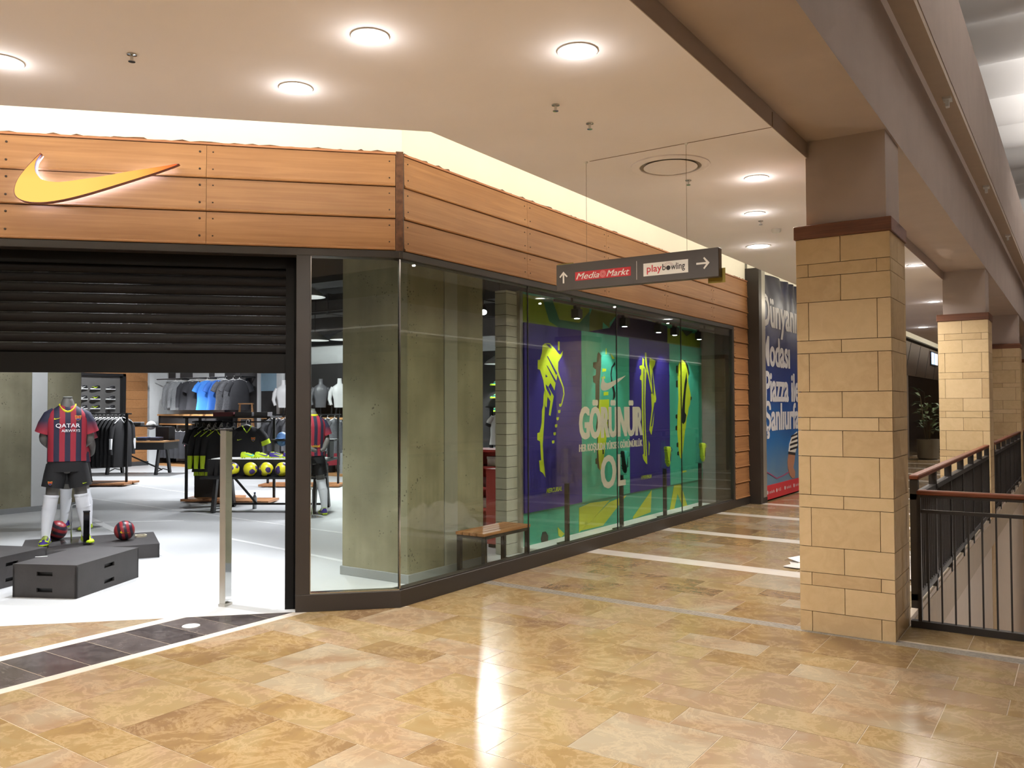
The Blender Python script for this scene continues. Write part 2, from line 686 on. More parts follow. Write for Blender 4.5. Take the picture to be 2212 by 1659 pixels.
rows = []
y = -3.29
seq = [0.57, 0.28, 0.285]                     # big, small, small
k = 0
ph = 1
y = 3.56 - 6 * 1.13
while y < 6.36:
    h = seq[k % 3]
    if y + h > 6.3:
        h = 6.375 - y
    rows.append((y, y + h, ph % 2))
    y += h
    k += 1
    ph += 1
stripes = [(6.375, 6.50, 'joint'), (8.30, 8.57, 'tile_wh'), (10.30, 10.55, 'tile_wh'), (12.35, 12.60, 'tile_wh'), (13.98, 14.2, 'tile_wh')]
yy = 16.2
while yy < 40:
    stripes.append((yy, yy + 0.25, 'tile_wh'))
    yy += 2.0
edges = stripes + [(42.0, 42.0, None)]
for i in range(len(stripes)):
    y0, y1 = edges[i][1], edges[i + 1][0]
    y, k = y0, 0
    while y < y1 - 0.05:
        h = seq[k % 3]
        if y + h > y1 - 0.15:
            h = y1 - y
        rows.append((y, y + h, ph % 2))
        y += h
        k += 1
        ph += 1
for y0, y1, p in rows:
    if y1 < -1.0:
        continue
    xmax = 2.6 if y1 < 6.6 else -1.115
    lay_row(y0, y1, p, -5.22, xmax)
    if 6.49 < y0 < 6.94 and y1 > 6.55:        # landing strip in front of the railing
        pass
near_tiles.sort(key=lambda t: t[0])
n_single = 0
for d, poly in near_tiles:
    cxm = sum(p[0] for p in poly) / len(poly)
    cym = sum(p[1] for p in poly) / len(poly)
    ang = math.degrees(math.atan2(-cxm, cym)) - 34          # degrees off the view axis
    vis = abs(ang) < 36 and cym > 1.4
    r_ = random.random()
    if vis and n_single < 290:
        MB().prism(poly, -0.02, random.uniform(0.0, 0.0008)).build('tile', M['tile'], floor, rnd=r_)
        n_single += 1
    else:
        n0 = len(far.f)
        far.prism(poly, -0.02, 0.0)
        far_rnd += [r_] * (len(far.f) - n0)
# landing in front of the cross railing, right of the pillar
for i in range(9):
    x0 = -1.104 + i * 0.43
    p = [(x0 + .002, 6.50), (x0 + .428, 6.50), (x0 + .428, 6.93), (x0 + .002, 6.93)]
    n0 = len(far.f)
    far.prism(p, -0.02, 0.0)
    far_rnd += [random.random()] * (len(far.f) - n0)
far.build('distant_tiles', M['tile'], floor, kind='stuff', rnd=far_rnd)
for y0, y1, mk in stripes:
    xr = 2.6 if mk == 'joint' else -1.115
    s = MB()
    s.prism([(-4.74, skew(-4.74, y0)), (xr, skew(xr, y0)), (xr, skew(xr, y1)), (-4.74, skew(-4.74, y1))], -0.02, 0.001)
    if mk == 'joint':
        for q in (0.2, 0.5, 0.8):
            yc = y0 + (y1 - y0) * q
            s.prism([(-4.74, skew(-4.74, yc) - .006), (xr, skew(xr, yc) - .006), (xr, skew(xr, yc) + .006), (-4.74, skew(-4.74, yc) + .006)], 0.0, 0.004)
    s.build('expansion_joint' if mk == 'joint' else 'marble_stripe', M[mk], floor, rnd=random.random())
# black marble band with white borders along the entrance recess
for nm, x0, x1 in (('white_border', -5.308, -5.222), ('white_border', -6.0, -5.892)):
    p = clip([(x0, -2.5), (x1, -2.5), (x1, 5.2), (x0, 5.2)], 1, -1, CX - CY + 0.01)
    MB().prism(p, -0.02, 0.001).build(nm, M['tile_wh'], floor, rnd=random.random())
for i in range(-14, 8):
    y0 = 2.74 + i * 0.287
    p = clip([(-5.89, y0 + .0025), (-5.31, y0 + .0025), (-5.31, y0 + .2845), (-5.89, y0 + .2845)], 1, -1, CX - CY + 0.01)
    if len(p) > 2:
        MB().prism(p, -0.02, 0.0).build('black_tile', M['tile_dk'], floor, rnd=random.random())
for i in range(-12, 5):
    for j in range(4):
        y0 = 3.03 + i * 0.3 + (0.0 if j % 2 == 0 else 0.15)
        x1 = -6.003 - j * 0.297
        p = clip([(x1 - .293, y0 + .002), (x1, y0 + .002), (x1, y0 + .298), (x1 - .293, y0 + .298)], 1, -1, CX - CY + 0.01)
        if len(p) > 2:
            MB().prism(p, -0.02, 0.0).build('threshold_tile', M['tile'], floor, rnd=0.55 + 0.4 * random.random())
tag(MB().lathe([(0.001, 0), (0.065, 0.0), (0.065, 0.004), (0.05, 0.008), (0.001, 0.009)], 20, (-5.62, 3.98, 0.001)).build('floor_outlet', M['white'], None, True), 'round white floor cover plate on the black marble band', 'floor plate')

# ------------------------------------------------------------------ shop floor
sf = struct('floor_shop', label='pale grey concrete shop floor with white lines')
MB().prism([(CX, CY), (CX, 15.4), (-24, 15.4), (-24, -6), (CX - 11.3, CY - 11.3)], -0.2, 0.0).build('floor_slab', M['shop_floor'], sf)


def floor_line(pts, w):
    s = MB()
    for p, q in zip(pts[:-1], pts[1:]):
        d = Vector((q[0] - p[0], q[1] - p[1], 0)).normalized()
        n_ = Vector((-d.y, d.x, 0)) * w / 2
        s.prism([(p[0] - n_.x, p[1] - n_.y), (q[0] - n_.x, q[1] - n_.y), (q[0] + n_.x, q[1] + n_.y), (p[0] + n_.x, p[1] + n_.y)], 0.0, 0.002)
    s.build('painted_line', M['floor_line'], sf)


floor_line([(-12.88, 7.18), (-5.5, 4.72)], 0.11)
floor_line([(-11.9, 6.8), (-10.95, 7.62)], 0.05)
floor_line([(-9.0, 6.9), (-6.6, 6.55)], 0.07)
floor_line([(-17.5, 10.6), (-12.6, 9.9)], 0.06)
floor_line([(-15.5, 8.6), (-8.0, 8.0)], 0.05)

# ------------------------------------------------------------------ ceiling, cove, beam
ceil = struct('ceiling', label='warm beige plaster mall ceiling')
cpoly = [(-1.68, -8), (-1.68, 42), (-3.6, 42), (-3.6, 4.37), (-12.4, -4.6), (-12.4, -8)]
MB().prism(cpoly, 3.5, 3.56).build('ceiling_board', M['paint'], ceil)
lip = MB()
lip.box(-3.6, 4.3, 3.56, -3.56, 42, 3.66)
lip.bar((-3.57, 4.34, 3.61), (-12.4, -4.66, 3.61), 0.04, 0.10)
lip.build('cove_lip', M['paint'], ceil)
# recess above the cove
up = struct('ceiling_cove', label='bright lit cove recess above the timber fascia')
MB().prism([(-2.9, -8), (-2.9, 42), (-4.8, 42), (-4.8, 5.3), (-14.5, -4.4), (-14.5, -8)], 4.5, 4.56).build('cove_top', M['cove_paint'], up)
MB().box(-2.95, -8, 3.56, -2.9, 42, 4.5).build('cove_side', M['cove_paint'], up)
# cove lamps: strips lying on the back of the ceiling edge
cv = thing('cove_light', 'hidden light strip along the ceiling edge above the fascia', 'cove light', (0, 0, 0))
MB().box(-3.66, 4.5, 3.60, -3.63, 40, 3.63).bar((-3.70, 4.35, 3.615), (-11.6, -3.7, 3.615), 0.03, 0.03).build('light_strip', emit('cove_strip', (1.0, 0.92, 0.76), 5.0), cv)
MB().box(-3.63, 4.42, 3.56, -3.602, 40, 3.62).bar((-3.66, 4.31, 3.59), (-11.6, -3.74, 3.59), 0.02, 0.06).build('strip_holder', M['white'], cv)
for y0, y1, pw in ((4.4, 10, 25), (10, 18, 26), (18, 40, 46)):
    add_area('cove_lamp', (-3.72, (y0 + y1) / 2, 3.66), y1 - y0, pw * K_COVE, (1.0, 0.92, 0.76), (-0.62, 0, 0.78), cv, 0.05)
    cv.children[-1].rotation_euler = (Matrix(((0, 0.78, 0.62), (1, 0, 0), (0, 0.62, -0.78))).to_euler())
ld = add_area('cove_lamp', (-7.7, 0.25, 3.66), 11.0, 135 * K_COVE, (1.0, 0.94, 0.80), (-0.5, 0.5, 0.7), cv, 0.05)
_x = Vector((-SQ, -SQ, 0))
_z = -Vector((-0.46, 0.46, 0.76)).normalized()
_yv = _z.cross(_x)
ld.rotation_euler = Matrix((_x, _yv, _z)).transposed().to_euler()

beam = struct('ceiling_beam', label='brown plaster edge beam over the stone pillars')
MB().box(-1.68, -8, 3.5, -1.675, 42, 3.62).build('beam_fascia', M['beam'], beam)
MB().box(-1.68, -8, 3.62, -1.12, 42, 4.48).build('beam_body', M['beam'], beam)
MB().box(-1.3, -8, 4.48, -1.085, 42, 4.52).build('beam_lip', M['paint'], beam)
MB().box(-1.3, -8, 4.485, -0.93, 42, 4.55).build('beam_ledge', flat('ledge_tan', (192, 174, 154)), beam)
MB().box(-1.3, -8, 4.55, -0.925, 42, 5.56).build('upper_fascia', M['beam'], beam)
for yb in (8.6, 12.4, 16.2):
    MB().box(-1.02, yb, 4.46, -0.95, yb + 0.12, 4.49).box(-1.00, yb + .03, 4.40, -0.97, yb + .09, 4.46).build('cable_clip', M['white'], beam)

# atrium roof: shallow white fabric vaults running across, light slots between them
roof = struct('ceiling_atrium', label='white vaulted atrium roof with soft light bands')
NY = 300
vs_, fs_ = [], []
for i in range(NY + 1):
    yv = -8 + 50 * i / NY
    zv = 7.6 + 0.16 * math.sin(2 * math.pi * (yv + 8) / 1.9)
    vs_ += [(-2.5, yv, zv), (9, yv, zv)]
for i in range(NY):
    fs_.append((2 * i, 2 * i + 1, 2 * i + 3, 2 * i + 2))
me = bpy.data.meshes.new('roof_vault')
me.from_pydata(vs_, [], fs_)
me.materials.append(M['atrium_white'])
me.shade_smooth()
obj('roof_vault', me, roof)
for i in range(26):
    yv = -8 + 1.9 * i
    if i % 3 == 1:
        MB().tube([(0.35, yv + .9, 7.4), (0.75, yv + .9, 7.4)], 0.02, 6).tube([(0.5, yv + .9, 7.4), (0.5, yv + .9, 7.9)], 0.008, 6).build('hanger_bar', M['iron'], roof)
for yv, pw in ((-3, 150), (8, 180), (19, 200), (31, 200)):  # unseen uplights, added to brighten the atrium roof
    lamp = thing('added_uplight', '', 'lamp', (0.9, yv, 6.5), group='added atrium uplights')
    lamp['label'] = {-3: 'added atrium uplight above the landing', 8: 'added atrium uplight over the near void', 19: 'added atrium uplight beside the third pillar', 31: 'added atrium uplight at the far end'}[yv]
    BOX('added_tray', (-0.1, -2.6, -0.06, 0.1, 2.6, 0.0), M['white'], lamp)
    add_area('roof_fill', (0, 0, 0.03), 5.0, pw * K_ATRIUM, (1.0, 0.98, 0.96), (0, 0, 1), lamp, 0.15)
    lamp.children[-1].rotation_euler = (R(180), R(0), R(90))

for yv, lb in ((9.5, 'added white globe lamp in the lower storey near the landing'), (17.0, 'added white globe lamp in the lower storey farther away')):  # out of view globes, added as fill for the dark void wall
    gl = thing('added_globe', lb, 'lamp', (2.2, yv, -1.6), group='added lower storey globe lamps')
    MB().sphere((0, 0, 0), 0.22, 20, 12).build('globe', emit('added_globe_glow', (1.0, 0.95, 0.88), 4.0), gl, True)
    MB().tube([(0, 0, 0.21), (0, 0, 7.9)], 0.008, 6).build('suspension_rod', M['iron'], gl)
    pl_ = bpy.data.lights.new('void_fill_light', 'POINT')
    pl_.energy = 780
    pl_.color = (1.0, 0.94, 0.86)
    pl_.shadow_soft_size = 0.23
    po = bpy.data.objects.new('void_fill_light', pl_)
    COL.objects.link(po)
    po.parent = gl
# far side of the mall and the ends of the corridor
MB().box(7.6, -8, -5, 7.8, 42, 9).build('wall_right', flat('far_plaster', (176, 152, 122)), kind='structure')
MB().box(-16, -8.2, -5, 8, -8, 9).build('wall_behind', flat('behind_plaster', (170, 150, 126)), kind='structure')
MB().box(-14, 42, -5, 8, 42.2, 9).build('wall_end', flat('end_plaster', (150, 128, 102)), kind='structure')
MB().box(-16.2, -8, 0, -16, -4, 4.6).build('wall_left_end', flat('left_plaster', (190, 170, 146)), kind='structure')
# slab edge of the void, lower storey
vo = struct('wall_void', label='pale slab edge and lower walls of the open void')
MB().box(-1.16, 6.97, -4.7, -1.11, 42, 0.04).build('slab_fascia', flat('void_cream', (214, 200, 184)), vo)
MB().box(-1.1, 6.9, -4.7, 7.6, 6.95, -0.3).build('landing_fascia', M['beam'], vo)
MB().box(-4, 6.9, -4.75, 7.6, 42, -4.7).build('lower_floor', flat('lower_floor_stone', (170, 132, 90)), vo)
MB().box(5.2, 6.95, -0.4, 7.6, 42, 0.0).build('opposite_slab', flat('opp_slab', (96, 76, 60)), vo)
MB().box(5.2, -8, 3.2, 7.6, 42, 3.52).build('opposite_beam', flat('opp_dark', (60, 52, 46)), vo)
MB().box(5.3, -8, 3.52, 7.6, 42, 4.4).build('opposite_upper', M['paint'], vo)
MB().box(5.27, -8, 3.63, 5.30, 42, 3.66).build('opposite_strip', emit('opp_strip', (1.0, 0.9, 0.8), 1.0), vo)

# ------------------------------------------------------------------ stone pillars
COURSE = [2, 1, 2, 3, 1, 3, 2, 1, 2, 3, 1, 3, 2, 1, 2, 1.57]    # from the top, in units of 0.0953 m
UNIT = 2.885 / sum(COURSE)


def pillar(y0, label, down=True, detail=True):
    x0, x1, y1 = -1.757, -1.104, y0 + 0.60
    p = thing('stone_pillar', label, 'pillar', ((x0 + x1) / 2, (y0 + y1) / 2, 0), group='stone clad pillars along the balcony')
    w, d = (x1 - x0) / 2, (y1 - y0) / 2
    BOX('core', (-w + .02, -d + .02, -4.7 if down else 0, w - .02, d - .02, 2.885), M['pillar_joint'], p)
    g, t = 0.0022, 0.03
    z = 2.885
    rows_ = [(u, i) for i, u in enumerate(COURSE)]
    if down:
        rows_ += [(u, i) for i, u in enumerate(COURSE[1:11])]
    for n_, (u, i) in enumerate(rows_):
        z1, z0 = z, z - u * UNIT
        z = z0
        cuts = [0.0, 0.485, 1.0] if (i % 2 == 0) else [0.0, 0.135, 0.86, 1.0]
        low = n_ >= len(COURSE)
        for a, b in zip(cuts[:-1], cuts[1:]):
            for face in ('front', 'right', 'left', 'back'):
                if (low or not detail) and face in ('left', 'back'):
                    continue
                if face in ('front', 'back'):
                    xa, xb = -w + 2 * w * a, -w + 2 * w * b
                    ys = (-d, -d + t) if face == 'front' else (d - t, d)
                    bx = (xa + g, ys[0], z0 + g, xb - g, ys[1], z1 - g)
                else:
                    ya, yb = -d + 2 * d * a, -d + 2 * d * b
                    if a == 0:
                        ya = -d + t - 0.001
                    xs = (w - t, w - .0006) if face == 'right' else (-w + .0006, -w + t)
                    bx = (xs[0], ya + g, z0 + g, xs[1], yb - g, z1 - g)
                MB().box(*bx).build('stone_block', M['pillar_stone'], p, rnd=random.random())
    BOX('timber_cap', (-w - .012, -d - .012, 2.885, w + .012, d + .012, 2.985), M['wood_cap'], p, bevel=0.004)
    BOX('plaster_shaft', (-w + .07, -d + .04, 2.985, w - .03, d - .04, 3.63), M['beam'], p)
    if down:
        pass
    return p


pillar(6.40, 'nearest stone clad pillar with dark timber cap beside the cross railing')
pillar(13.85, 'second stone clad pillar along the balcony, past the first railing')
pillar(21.25, 'third stone clad pillar along the balcony, mostly hidden by the second', detail=False)
pillar(28.65, 'fourth stone clad pillar along the balcony, a sliver far away', detail=False)

# ------------------------------------------------------------------ railings
def long_railing(y0, y1, label):
    r = thing('balcony_railing', label, 'railing', (-1.13, y0, 0), group='railings along the balcony edge')
    Ln = y1 - y0
    BOX('handrail', (-0.035, 0, 1.055, 0.035, Ln, 1.095), M['rail_wood'], r, bevel=0.008)
    BOX('top_rail', (-0.03, 0, 0.90, 0.03, Ln, 0.945), M['iron'], r)
    BOX('bottom_rail', (-0.03, 0, 0.10, 0.03, Ln, 0.15), M['iron'], r)
    n_ = max(2, round(Ln / 1.0))
    for i in range(n_ + 1):
        yb = min(Ln - 0.06, max(0.0, Ln * i / n_ - 0.03))
        BOX('post', (-0.03, yb, 0.0, 0.03, yb + 0.06, 1.055), M['iron'], r)
    nb = int(Ln / 0.1)
    bar_me = None
    for i in range(1, nb):
        if bar_me is None:
            bo = BOX('baluster', (-0.02, -0.006, 0.15, 0.02, 0.006, 0.90), M['iron'], r, loc=(0, Ln * i / nb, 0))
            bar_me = bo.data
        else:
            obj('baluster', bar_me, r, (0, Ln * i / nb, 0))
    return r


long_railing(7.4, 13.6, 'dark iron balcony railing with wood handrail between first and second pillar')
long_railing(14.5, 20.9, 'dark iron balcony railing between second and third pillar')
long_railing(21.95, 28.4, 'dark iron balcony railing beyond the third pillar')
cr = thing('cross_railing', 'thin barred railing with red brown wood handrail crossing to the right', 'railing', (-1.06, 6.95, 0))
LX = 3.6
BOX('handrail', (0.02, -0.035, 0.985, LX, 0.035, 1.02), M['rail_wood'], cr, bevel=0.008)
BOX('flat_bar', (0.02, -0.02, 0.965, LX, 0.02, 0.985), M['iron'], cr)
BOX('mid_rail', (0.02, -0.012, 0.85, LX, 0.012, 0.875), M['iron'], cr)
BOX('bottom_beam', (-0.03, -0.03, -0.01, LX, 0.03, 0.05), M['iron'], cr)
BOX('post', (0.02, -0.025, 0.05, 0.045, 0.025, 0.985), M['iron'], cr)
bme = None
for i in range(40):
    xb = 0.09 + i * 0.0885
    if bme is None:
        bme = BOX('baluster', (-0.006, -0.006, 0.05, 0.006, 0.006, 0.85), M['iron'], cr, loc=(xb, 0, 0)).data
    else:
        obj('baluster', bme, cr, (xb, 0, 0))
    if i % 12 == 11:
        BOX('post', (xb + .03, -0.025, 0.05, xb + .055, 0.025, 0.985), M['iron'], cr)

# ------------------------------------------------------------------ ceiling fittings
dl_lens = emit('downlight_lens', (1.0, 0.97, 0.92), 12.0)


def downlight(x, y, r, label, power=40):
    t = thing('ceiling_downlight', label, 'downlight', (x, y, 3.5), group='round recessed downlights')
    MB().lathe([(r, 0.0), (r + 0.02, 0.0), (r + 0.02, -0.006), (r, -0.004)], 28, cap=False).build('trim_ring', M['white'], t, True)
    MB().lathe([(0.001, -0.002), (r, -0.002), (r, -0.0035), (0.001, -0.0035)], 28).build('lens', dl_lens, t)
    add_area('downlight_lamp', (0, 0, -0.02), r * 2, power * K_DOWN, (1.0, 0.95, 0.89), (0, 0, -1), t, None, 150)
    h_ = bpy.data.lights.new('lens_glow', 'POINT')
    h_.energy = 1.2
    h_.color = (1.0, 0.97, 0.93)
    h_.shadow_soft_size = 0.012
    ho = bpy.data.objects.new('lens_glow', h_)
    COL.objects.link(ho)
    ho.location = (0, 0, -0.09)
    ho.parent = t


DL = [(-4.73, 2.18, .08, 'ceiling downlight at the left edge of the picture'), (-2.91, 3.06, .075, 'topmost ceiling downlight, above and left of the big one'),
      (-3.74, 3.32, .075, 'ceiling downlight nearest the timber fascia left of its corner'), (-2.145, 3.80, .085, 'large bright ceiling downlight left of the plaster beam'),
      (-2.16, 6.757, .075, 'ceiling downlight beside the pillar, above two others'), (-2.577, 8.0, .075, 'middle of the three ceiling downlights left of the pillar top'),
      (-3.08, 9.68, .12, 'lowest and widest ceiling downlight left of the pillar top'), (-1.80, 12.19, .08, 'small ceiling downlight seen just right of the first pillar'),
      (-2.17, 16.7, .09, 'upper ceiling downlight between first and second pillar'), (-3.1, 22.0, .1, 'lower ceiling downlight between first and second pillar')]
for i, (x, y, r, lb) in enumerate(DL):
    downlight(x, y, r, lb, 52 if i < 3 else 40)
for x, y, lb in ((-2.4, 0.4, 'ceiling downlight above the landing behind the viewer'), (-4.4, -0.8, 'ceiling downlight over the entrance recess left of the view'), (-2.6, 13.4, 'ceiling downlight hidden behind the nearest pillar cap'), (-2.6, 29.0, 'farthest ceiling downlight of the corridor')):
    downlight(x, y, .08, lb, 60)


def sprinkler(x, y, label):
    s = MB()
    s.lathe([(0.025, 0), (0.025, -0.006), (0.008, -0.01), (0.008, -0.035), (0.018, -0.037), (0.018, -0.041), (0.001, -0.042)], 10)
    tag(s.build('sprinkler', M['chrome'], None, True, loc=(x, y, 3.5)), label, 'sprinkler', 'ceiling sprinklers')


for x, y, lb in ((-4.087, 2.517, 'small ceiling sprinkler at upper left'), (-2.644, 4.408, 'ceiling sprinkler below the big downlight'), (-2.635, 4.825, 'ceiling sprinkler just below and right of another one'),
                 (-2.642, 6.508, 'ceiling sprinkler under the round air vent'), (-2.636, 8.36, 'ceiling sprinkler beside the smoke detector')):
    sprinkler(x, y, lb)
sd = MB().lathe([(0.001, 0), (0.05, 0), (0.05, -0.02), (0.035, -0.04), (0.001, -0.042)], 18).build('smoke_detector', M['white'], None, True, loc=(-2.626, 8.85, 3.5))
tag(sd, 'white round smoke detector on the ceiling near the pillar', 'smoke detector')
av = thing('air_vent', 'large round ceiling air vent behind the hanging sign', 'air vent', (-2.597, 6.04, 3.5))
MB().lathe([(0.30, 0.0), (0.30, -0.008), (0.255, -0.02), (0.235, -0.012), (0.235, 0.0)], 36, cap=False).build('outer_ring', M['paint'], av, True)
MB().lathe([(0.001, 0.0), (0.235, 0.0), (0.235, -0.002), (0.001, -0.002)], 36).build('throat', flat('vent_throat', (150, 138, 126)), av)
MB().lathe([(0.001, -0.034), (0.15, -0.030), (0.205, -0.014), (0.20, -0.010), (0.15, -0.022), (0.001, -0.024)], 36).build('diffuser_dish', M['paint'], av, True)
MB().bar((-3.05, 5.58, 3.4985), (-1.68, 5.58, 3.4985), 0.004, 0.003).bar((-1.673, 5.58, 3.5), (-1.673, 5.58, 3.6), 0.004, 0.003).build('ceiling_wire', flat('wire_brown', (130, 108, 86)), ceil)

# ================================================================== SHOP FRONT
we = struct('wall_entrance', (CX, CY, 0), R(225), 'timber fascia and frame of the slanted shop entrance')     # local x runs left along the entrance, y points out
wc = struct('wall_corridor', (-4.72, CY, 0), R(-90), 'timber fascia and frame of the shop window along the corridor')  # local x = -(Y - CY)
RH = 0.268
PROFILE = [(0, 0), (0.040, 0), (0.044, 0.008), (0.040, 0.018), (0.031, 0.022), (0.022, 0.262), (0, 0.262)]
SCREW = MB().lathe([(0.007, 0.0), (0.006, 0.004), (0.001, 0.005)], 8)


def plank(parent, x0, x1, z, h=RH, big=False):
    prof = [(a, b * h / RH) for a, b in PROFILE]
    rings = [[(x, a, z + b) for a, b in prof] for x in (x0 + 0.0015, x1 - 0.0015)]
    p = MB().loft(rings).build('plank', M['cedar'], parent)
    s = MB()
    r = 0.009 if big else 0.006
    for xs in (x0 + 0.05, x1 - 0.05) if x1 - x0 > 0.3 else (x0 + 0.07, x1 - 0.06):
        for f in (0.26, 0.78):
            zz = z + f * h
            yy = 0.031 - 0.009 * f
            ring = lambda rr, yo: [(xs + rr * math.cos(t * math.pi / 4), yy + yo, zz + rr * math.sin(t * math.pi / 4)) for t in range(8)]
            s.loft([ring(r, -0.004), ring(r, 0.004), ring(r * 0.5, 0.006)])
    s.build('screw_heads', M['screw'], p, kind='stuff')
    return p


for r_ in range(3):
    z = 2.956 + r_ * RH
    for a, b in ((0.035, 1.536), (1.536, 3.05), (3.05, 4.6), (4.6, 6.2)):
        plank(we, a, b, z, big=(a > 1.5 and a < 3))
    for a, b in ((5.345, 7.25), (7.25, 8.99), (8.99, 10.74), (10.74, 12.49), (12.49, 14.12)):
        plank(wc, -(b - CY), -(a - CY), z)
for i in range(11):
    z = 0.13 + i * (2.956 - 0.13) / 11
    plank(wc, -(14.12 - CY), -(13.42 - CY), z, (2.956 - 0.13) / 11 * 0.985)
for par, x0, x1 in ((we, 0.03, 6.2), (wc, -(14.12 - CY), -0.03)):
    BOX('top_trim', (x0, -0.01, 3.760, x1, 0.032, 3.776), M['cedar_edge'], par)
    pts, x = [], x0
    while x < x1:
        pts.append((x, 3.778 + random.random() ** 3 * 0.016))
        x += random.uniform(0.02, 0.09)
    MB().prism([(x0, 3.774)] + pts + [(x1, 3.776), (x1, 3.774)], -0.004, 0.022, 'xz').build('torn_edge', M['rust'], par)
    # backing wall up into the cove
    BOX('upper_wall', (x0 if par is wc else x0 - 0.05, -0.14, 2.956, x1, -0.012, 4.5), M['cove_paint'], par)
BOX('corner_angle', (-0.03, -0.02, 2.95, 0.032, 0.030, 3.785), M['rust'], we)
BOX('corner_strip', (-0.024, 0.0, 2.95, -0.002, 0.034, 3.775), M['steel'], wc)

# steel members
BOX('lintel', (-0.03, -0.10, 2.892, 6.2, 0.032, 2.954), M['steel'], we, bevel=0.004)
BOX('lintel', (-(13.42 - CY), -0.10, 2.892, 0.03, 0.032, 2.954), M['steel'], wc, bevel=0.004)
BOX('plinth', (-0.01, -0.10, 0.0, 0.835, 0.032, 0.140), M['steel'], we, bevel=0.003)
BOX('plinth', (-(13.45 - CY), -0.10, 0.0, 0.016, 0.032, 0.140), M['steel'], wc, bevel=0.003)
BOX('pier_plinth', (-(14.12 - CY), -0.08, 0.0, -(13.45 - CY), 0.03, 0.13), M['steel'], wc)
BOX('pier_core', (-(14.12 - CY), -0.30, 0.0, -(13.42 - CY), -0.01, 2.956), M['charcoal'], wc)
BOX('jamb', (0.722, -0.10, 0.14, 0.835, 0.032, 2.892), M['steel'], we, bevel=0.003)
BOX('end_jamb', (-(13.42 - CY), -0.10, 0.14, -(13.34 - CY), 0.032, 2.892), M['steel'], wc, bevel=0.003)

# glazing
w1 = struct('window_1', (CX, CY, 0), R(225), 'clear glass pane beside the entrance')
BOX('glass_pane', (0.004, -0.006, 0.14, 0.722, 0.006, 2.892), M['glass'], w1)
BOX('glazing_bead', (0.0, -0.03, 0.136, 0.722, 0.018, 0.150), M['chrome'], w1)
BOX('edge_bead', (0.716, -0.02, 0.15, 0.726, 0.014, 2.892), M['chrome'], w1)
w2 = struct('window_2', (-4.72, CY, 0), R(-90), 'long frameless shop window along the corridor')
for a, b in ((5.318, 7.286), (7.292, 9.286), (9.292, 11.286), (11.292, 13.345)):
    BOX('glass_pane', (-(b - CY), -0.006, 0.14, -(a - CY), 0.006, 2.892), M['glass'], w2)
for yj in (7.289, 9.289, 11.289):
    BOX('silicone_joint', (-(yj - CY) - 0.003, -0.007, 0.14, -(yj - CY) + 0.003, 0.007, 2.892), M['charcoal'], w2)
BOX('corner_joint', (-0.012, -0.008, 0.14, 0.004, 0.008, 2.892), M['chrome'], w2)
BOX('glazing_bead', (-(13.34 - CY), -0.03, 0.136, 0.0, 0.018, 0.150), M['steel'], w2)

# ------------------------------------------------------------------ roller shutter, half down
sh = thing('roller_shutter', 'dark brown roller shutter half lowered over the entrance', 'shutter', (CX, CY, 0), R(225))
SH = 0.0795
slat_prof = [(-0.004, 0), (0.006, 0.004), (0.016, 0.02), (0.020, 0.04), (0.016, 0.060), (0.006, 0.074), (-0.004, 0.078)]
sm = None
for i in range(11):
    z = 2.095 + i * SH
    if sm is None:
        o = MB().loft([[(x, -0.16 + a, b) for a, b in slat_prof] for x in (0.92, 6.1)]).build('slat', M['shutter'], sh, True, loc=(0, 0, z))
        sm = o.data
    else:
        obj('slat', sm, sh, (0, 0, z))
BOX('bottom_bar', (0.92, -0.175, 1.935, 6.1, -0.135, 2.095), M['steel_dk'], sh, bevel=0.004)
MB().box(0.835, -0.20, 0.0, 0.925, -0.165, 2.89).box(0.835, -0.13, 0.0, 0.925, -0.10, 2.89).box(0.835, -0.20, 0.0, 0.86, -0.10, 2.89).build('guide_rail', M['steel_dk'], sh)
BOX('shutter_box', (0.835, -0.34, 2.80, 6.2, -0.10, 3.05), M['steel_dk'], sh)
BOX('guide_foot', (0.845, -0.16, 0.0, 0.90, -0.11, 0.03), M['iron'], sh)

# ------------------------------------------------------------------ illuminated tick sign on the entrance fascia
sg = thing('tick_sign', 'glowing orange tick shaped shop sign on the timber fascia', 'sign', (CX, CY, 0), R(225))
out_ = smooth_poly(tick_outline(1.18), 4)
mirror = [(2.905 - x, 3.215 + z) for x, z in out_]          # local x grows to the left
MB().prism(mirror, 0.075, 0.128, 'xz').build('return_edge', flat('sign_edge', (92, 20, 20), 0.4), sg)
def sign_face():
    m, nt, b = new_mat('sign_face')
    nt.nodes.remove(b)
    tc = N(nt, 'ShaderNodeTexCoord')
    sx = N(nt, 'ShaderNodeSeparateXYZ')
    L(nt, tc.outputs['Generated'], sx.inputs[0])
    e = N(nt, 'ShaderNodeEmission')
    # Generated x: 0 at the long tail tip, 1 at the hook
    a = math_n(nt, 'MINIMUM', sx.outputs[0], math_n(nt, 'SUBTRACT', 1.06, sx.outputs[2]))
    L(nt, ramp(nt, a, [(0.0, (1.0, 0.13, 0.04, 1)), (0.10, (1.0, 0.26, 0.06, 1)), (0.26, (1.0, 0.46, 0.10, 1)), (0.6, (1.0, 0.56, 0.13, 1))]), e.inputs[0])
    e.inputs[1].default_value = 1.15
    L(nt, e.outputs[0], nt.nodes['Material Output'].inputs[0])
    return m
cxm = sum(p[0] for p in mirror) / len(mirror)
MB().prism([(cxm + (x - cxm) * 0.985, 3.40 + (z - 3.40) * 0.97) for x, z in mirror], 0.128, 0.131, 'xz').build('lit_face', sign_face(), sg)
MB().prism([(cxm + (x - cxm) * 0.97, 3.40 + (z - 3.40) * 0.94) for x, z in mirror], 0.071, 0.075, 'xz').build('halo_light', emit('sign_halo', (0.62, 0.70, 1.0), 11.0, True), sg)
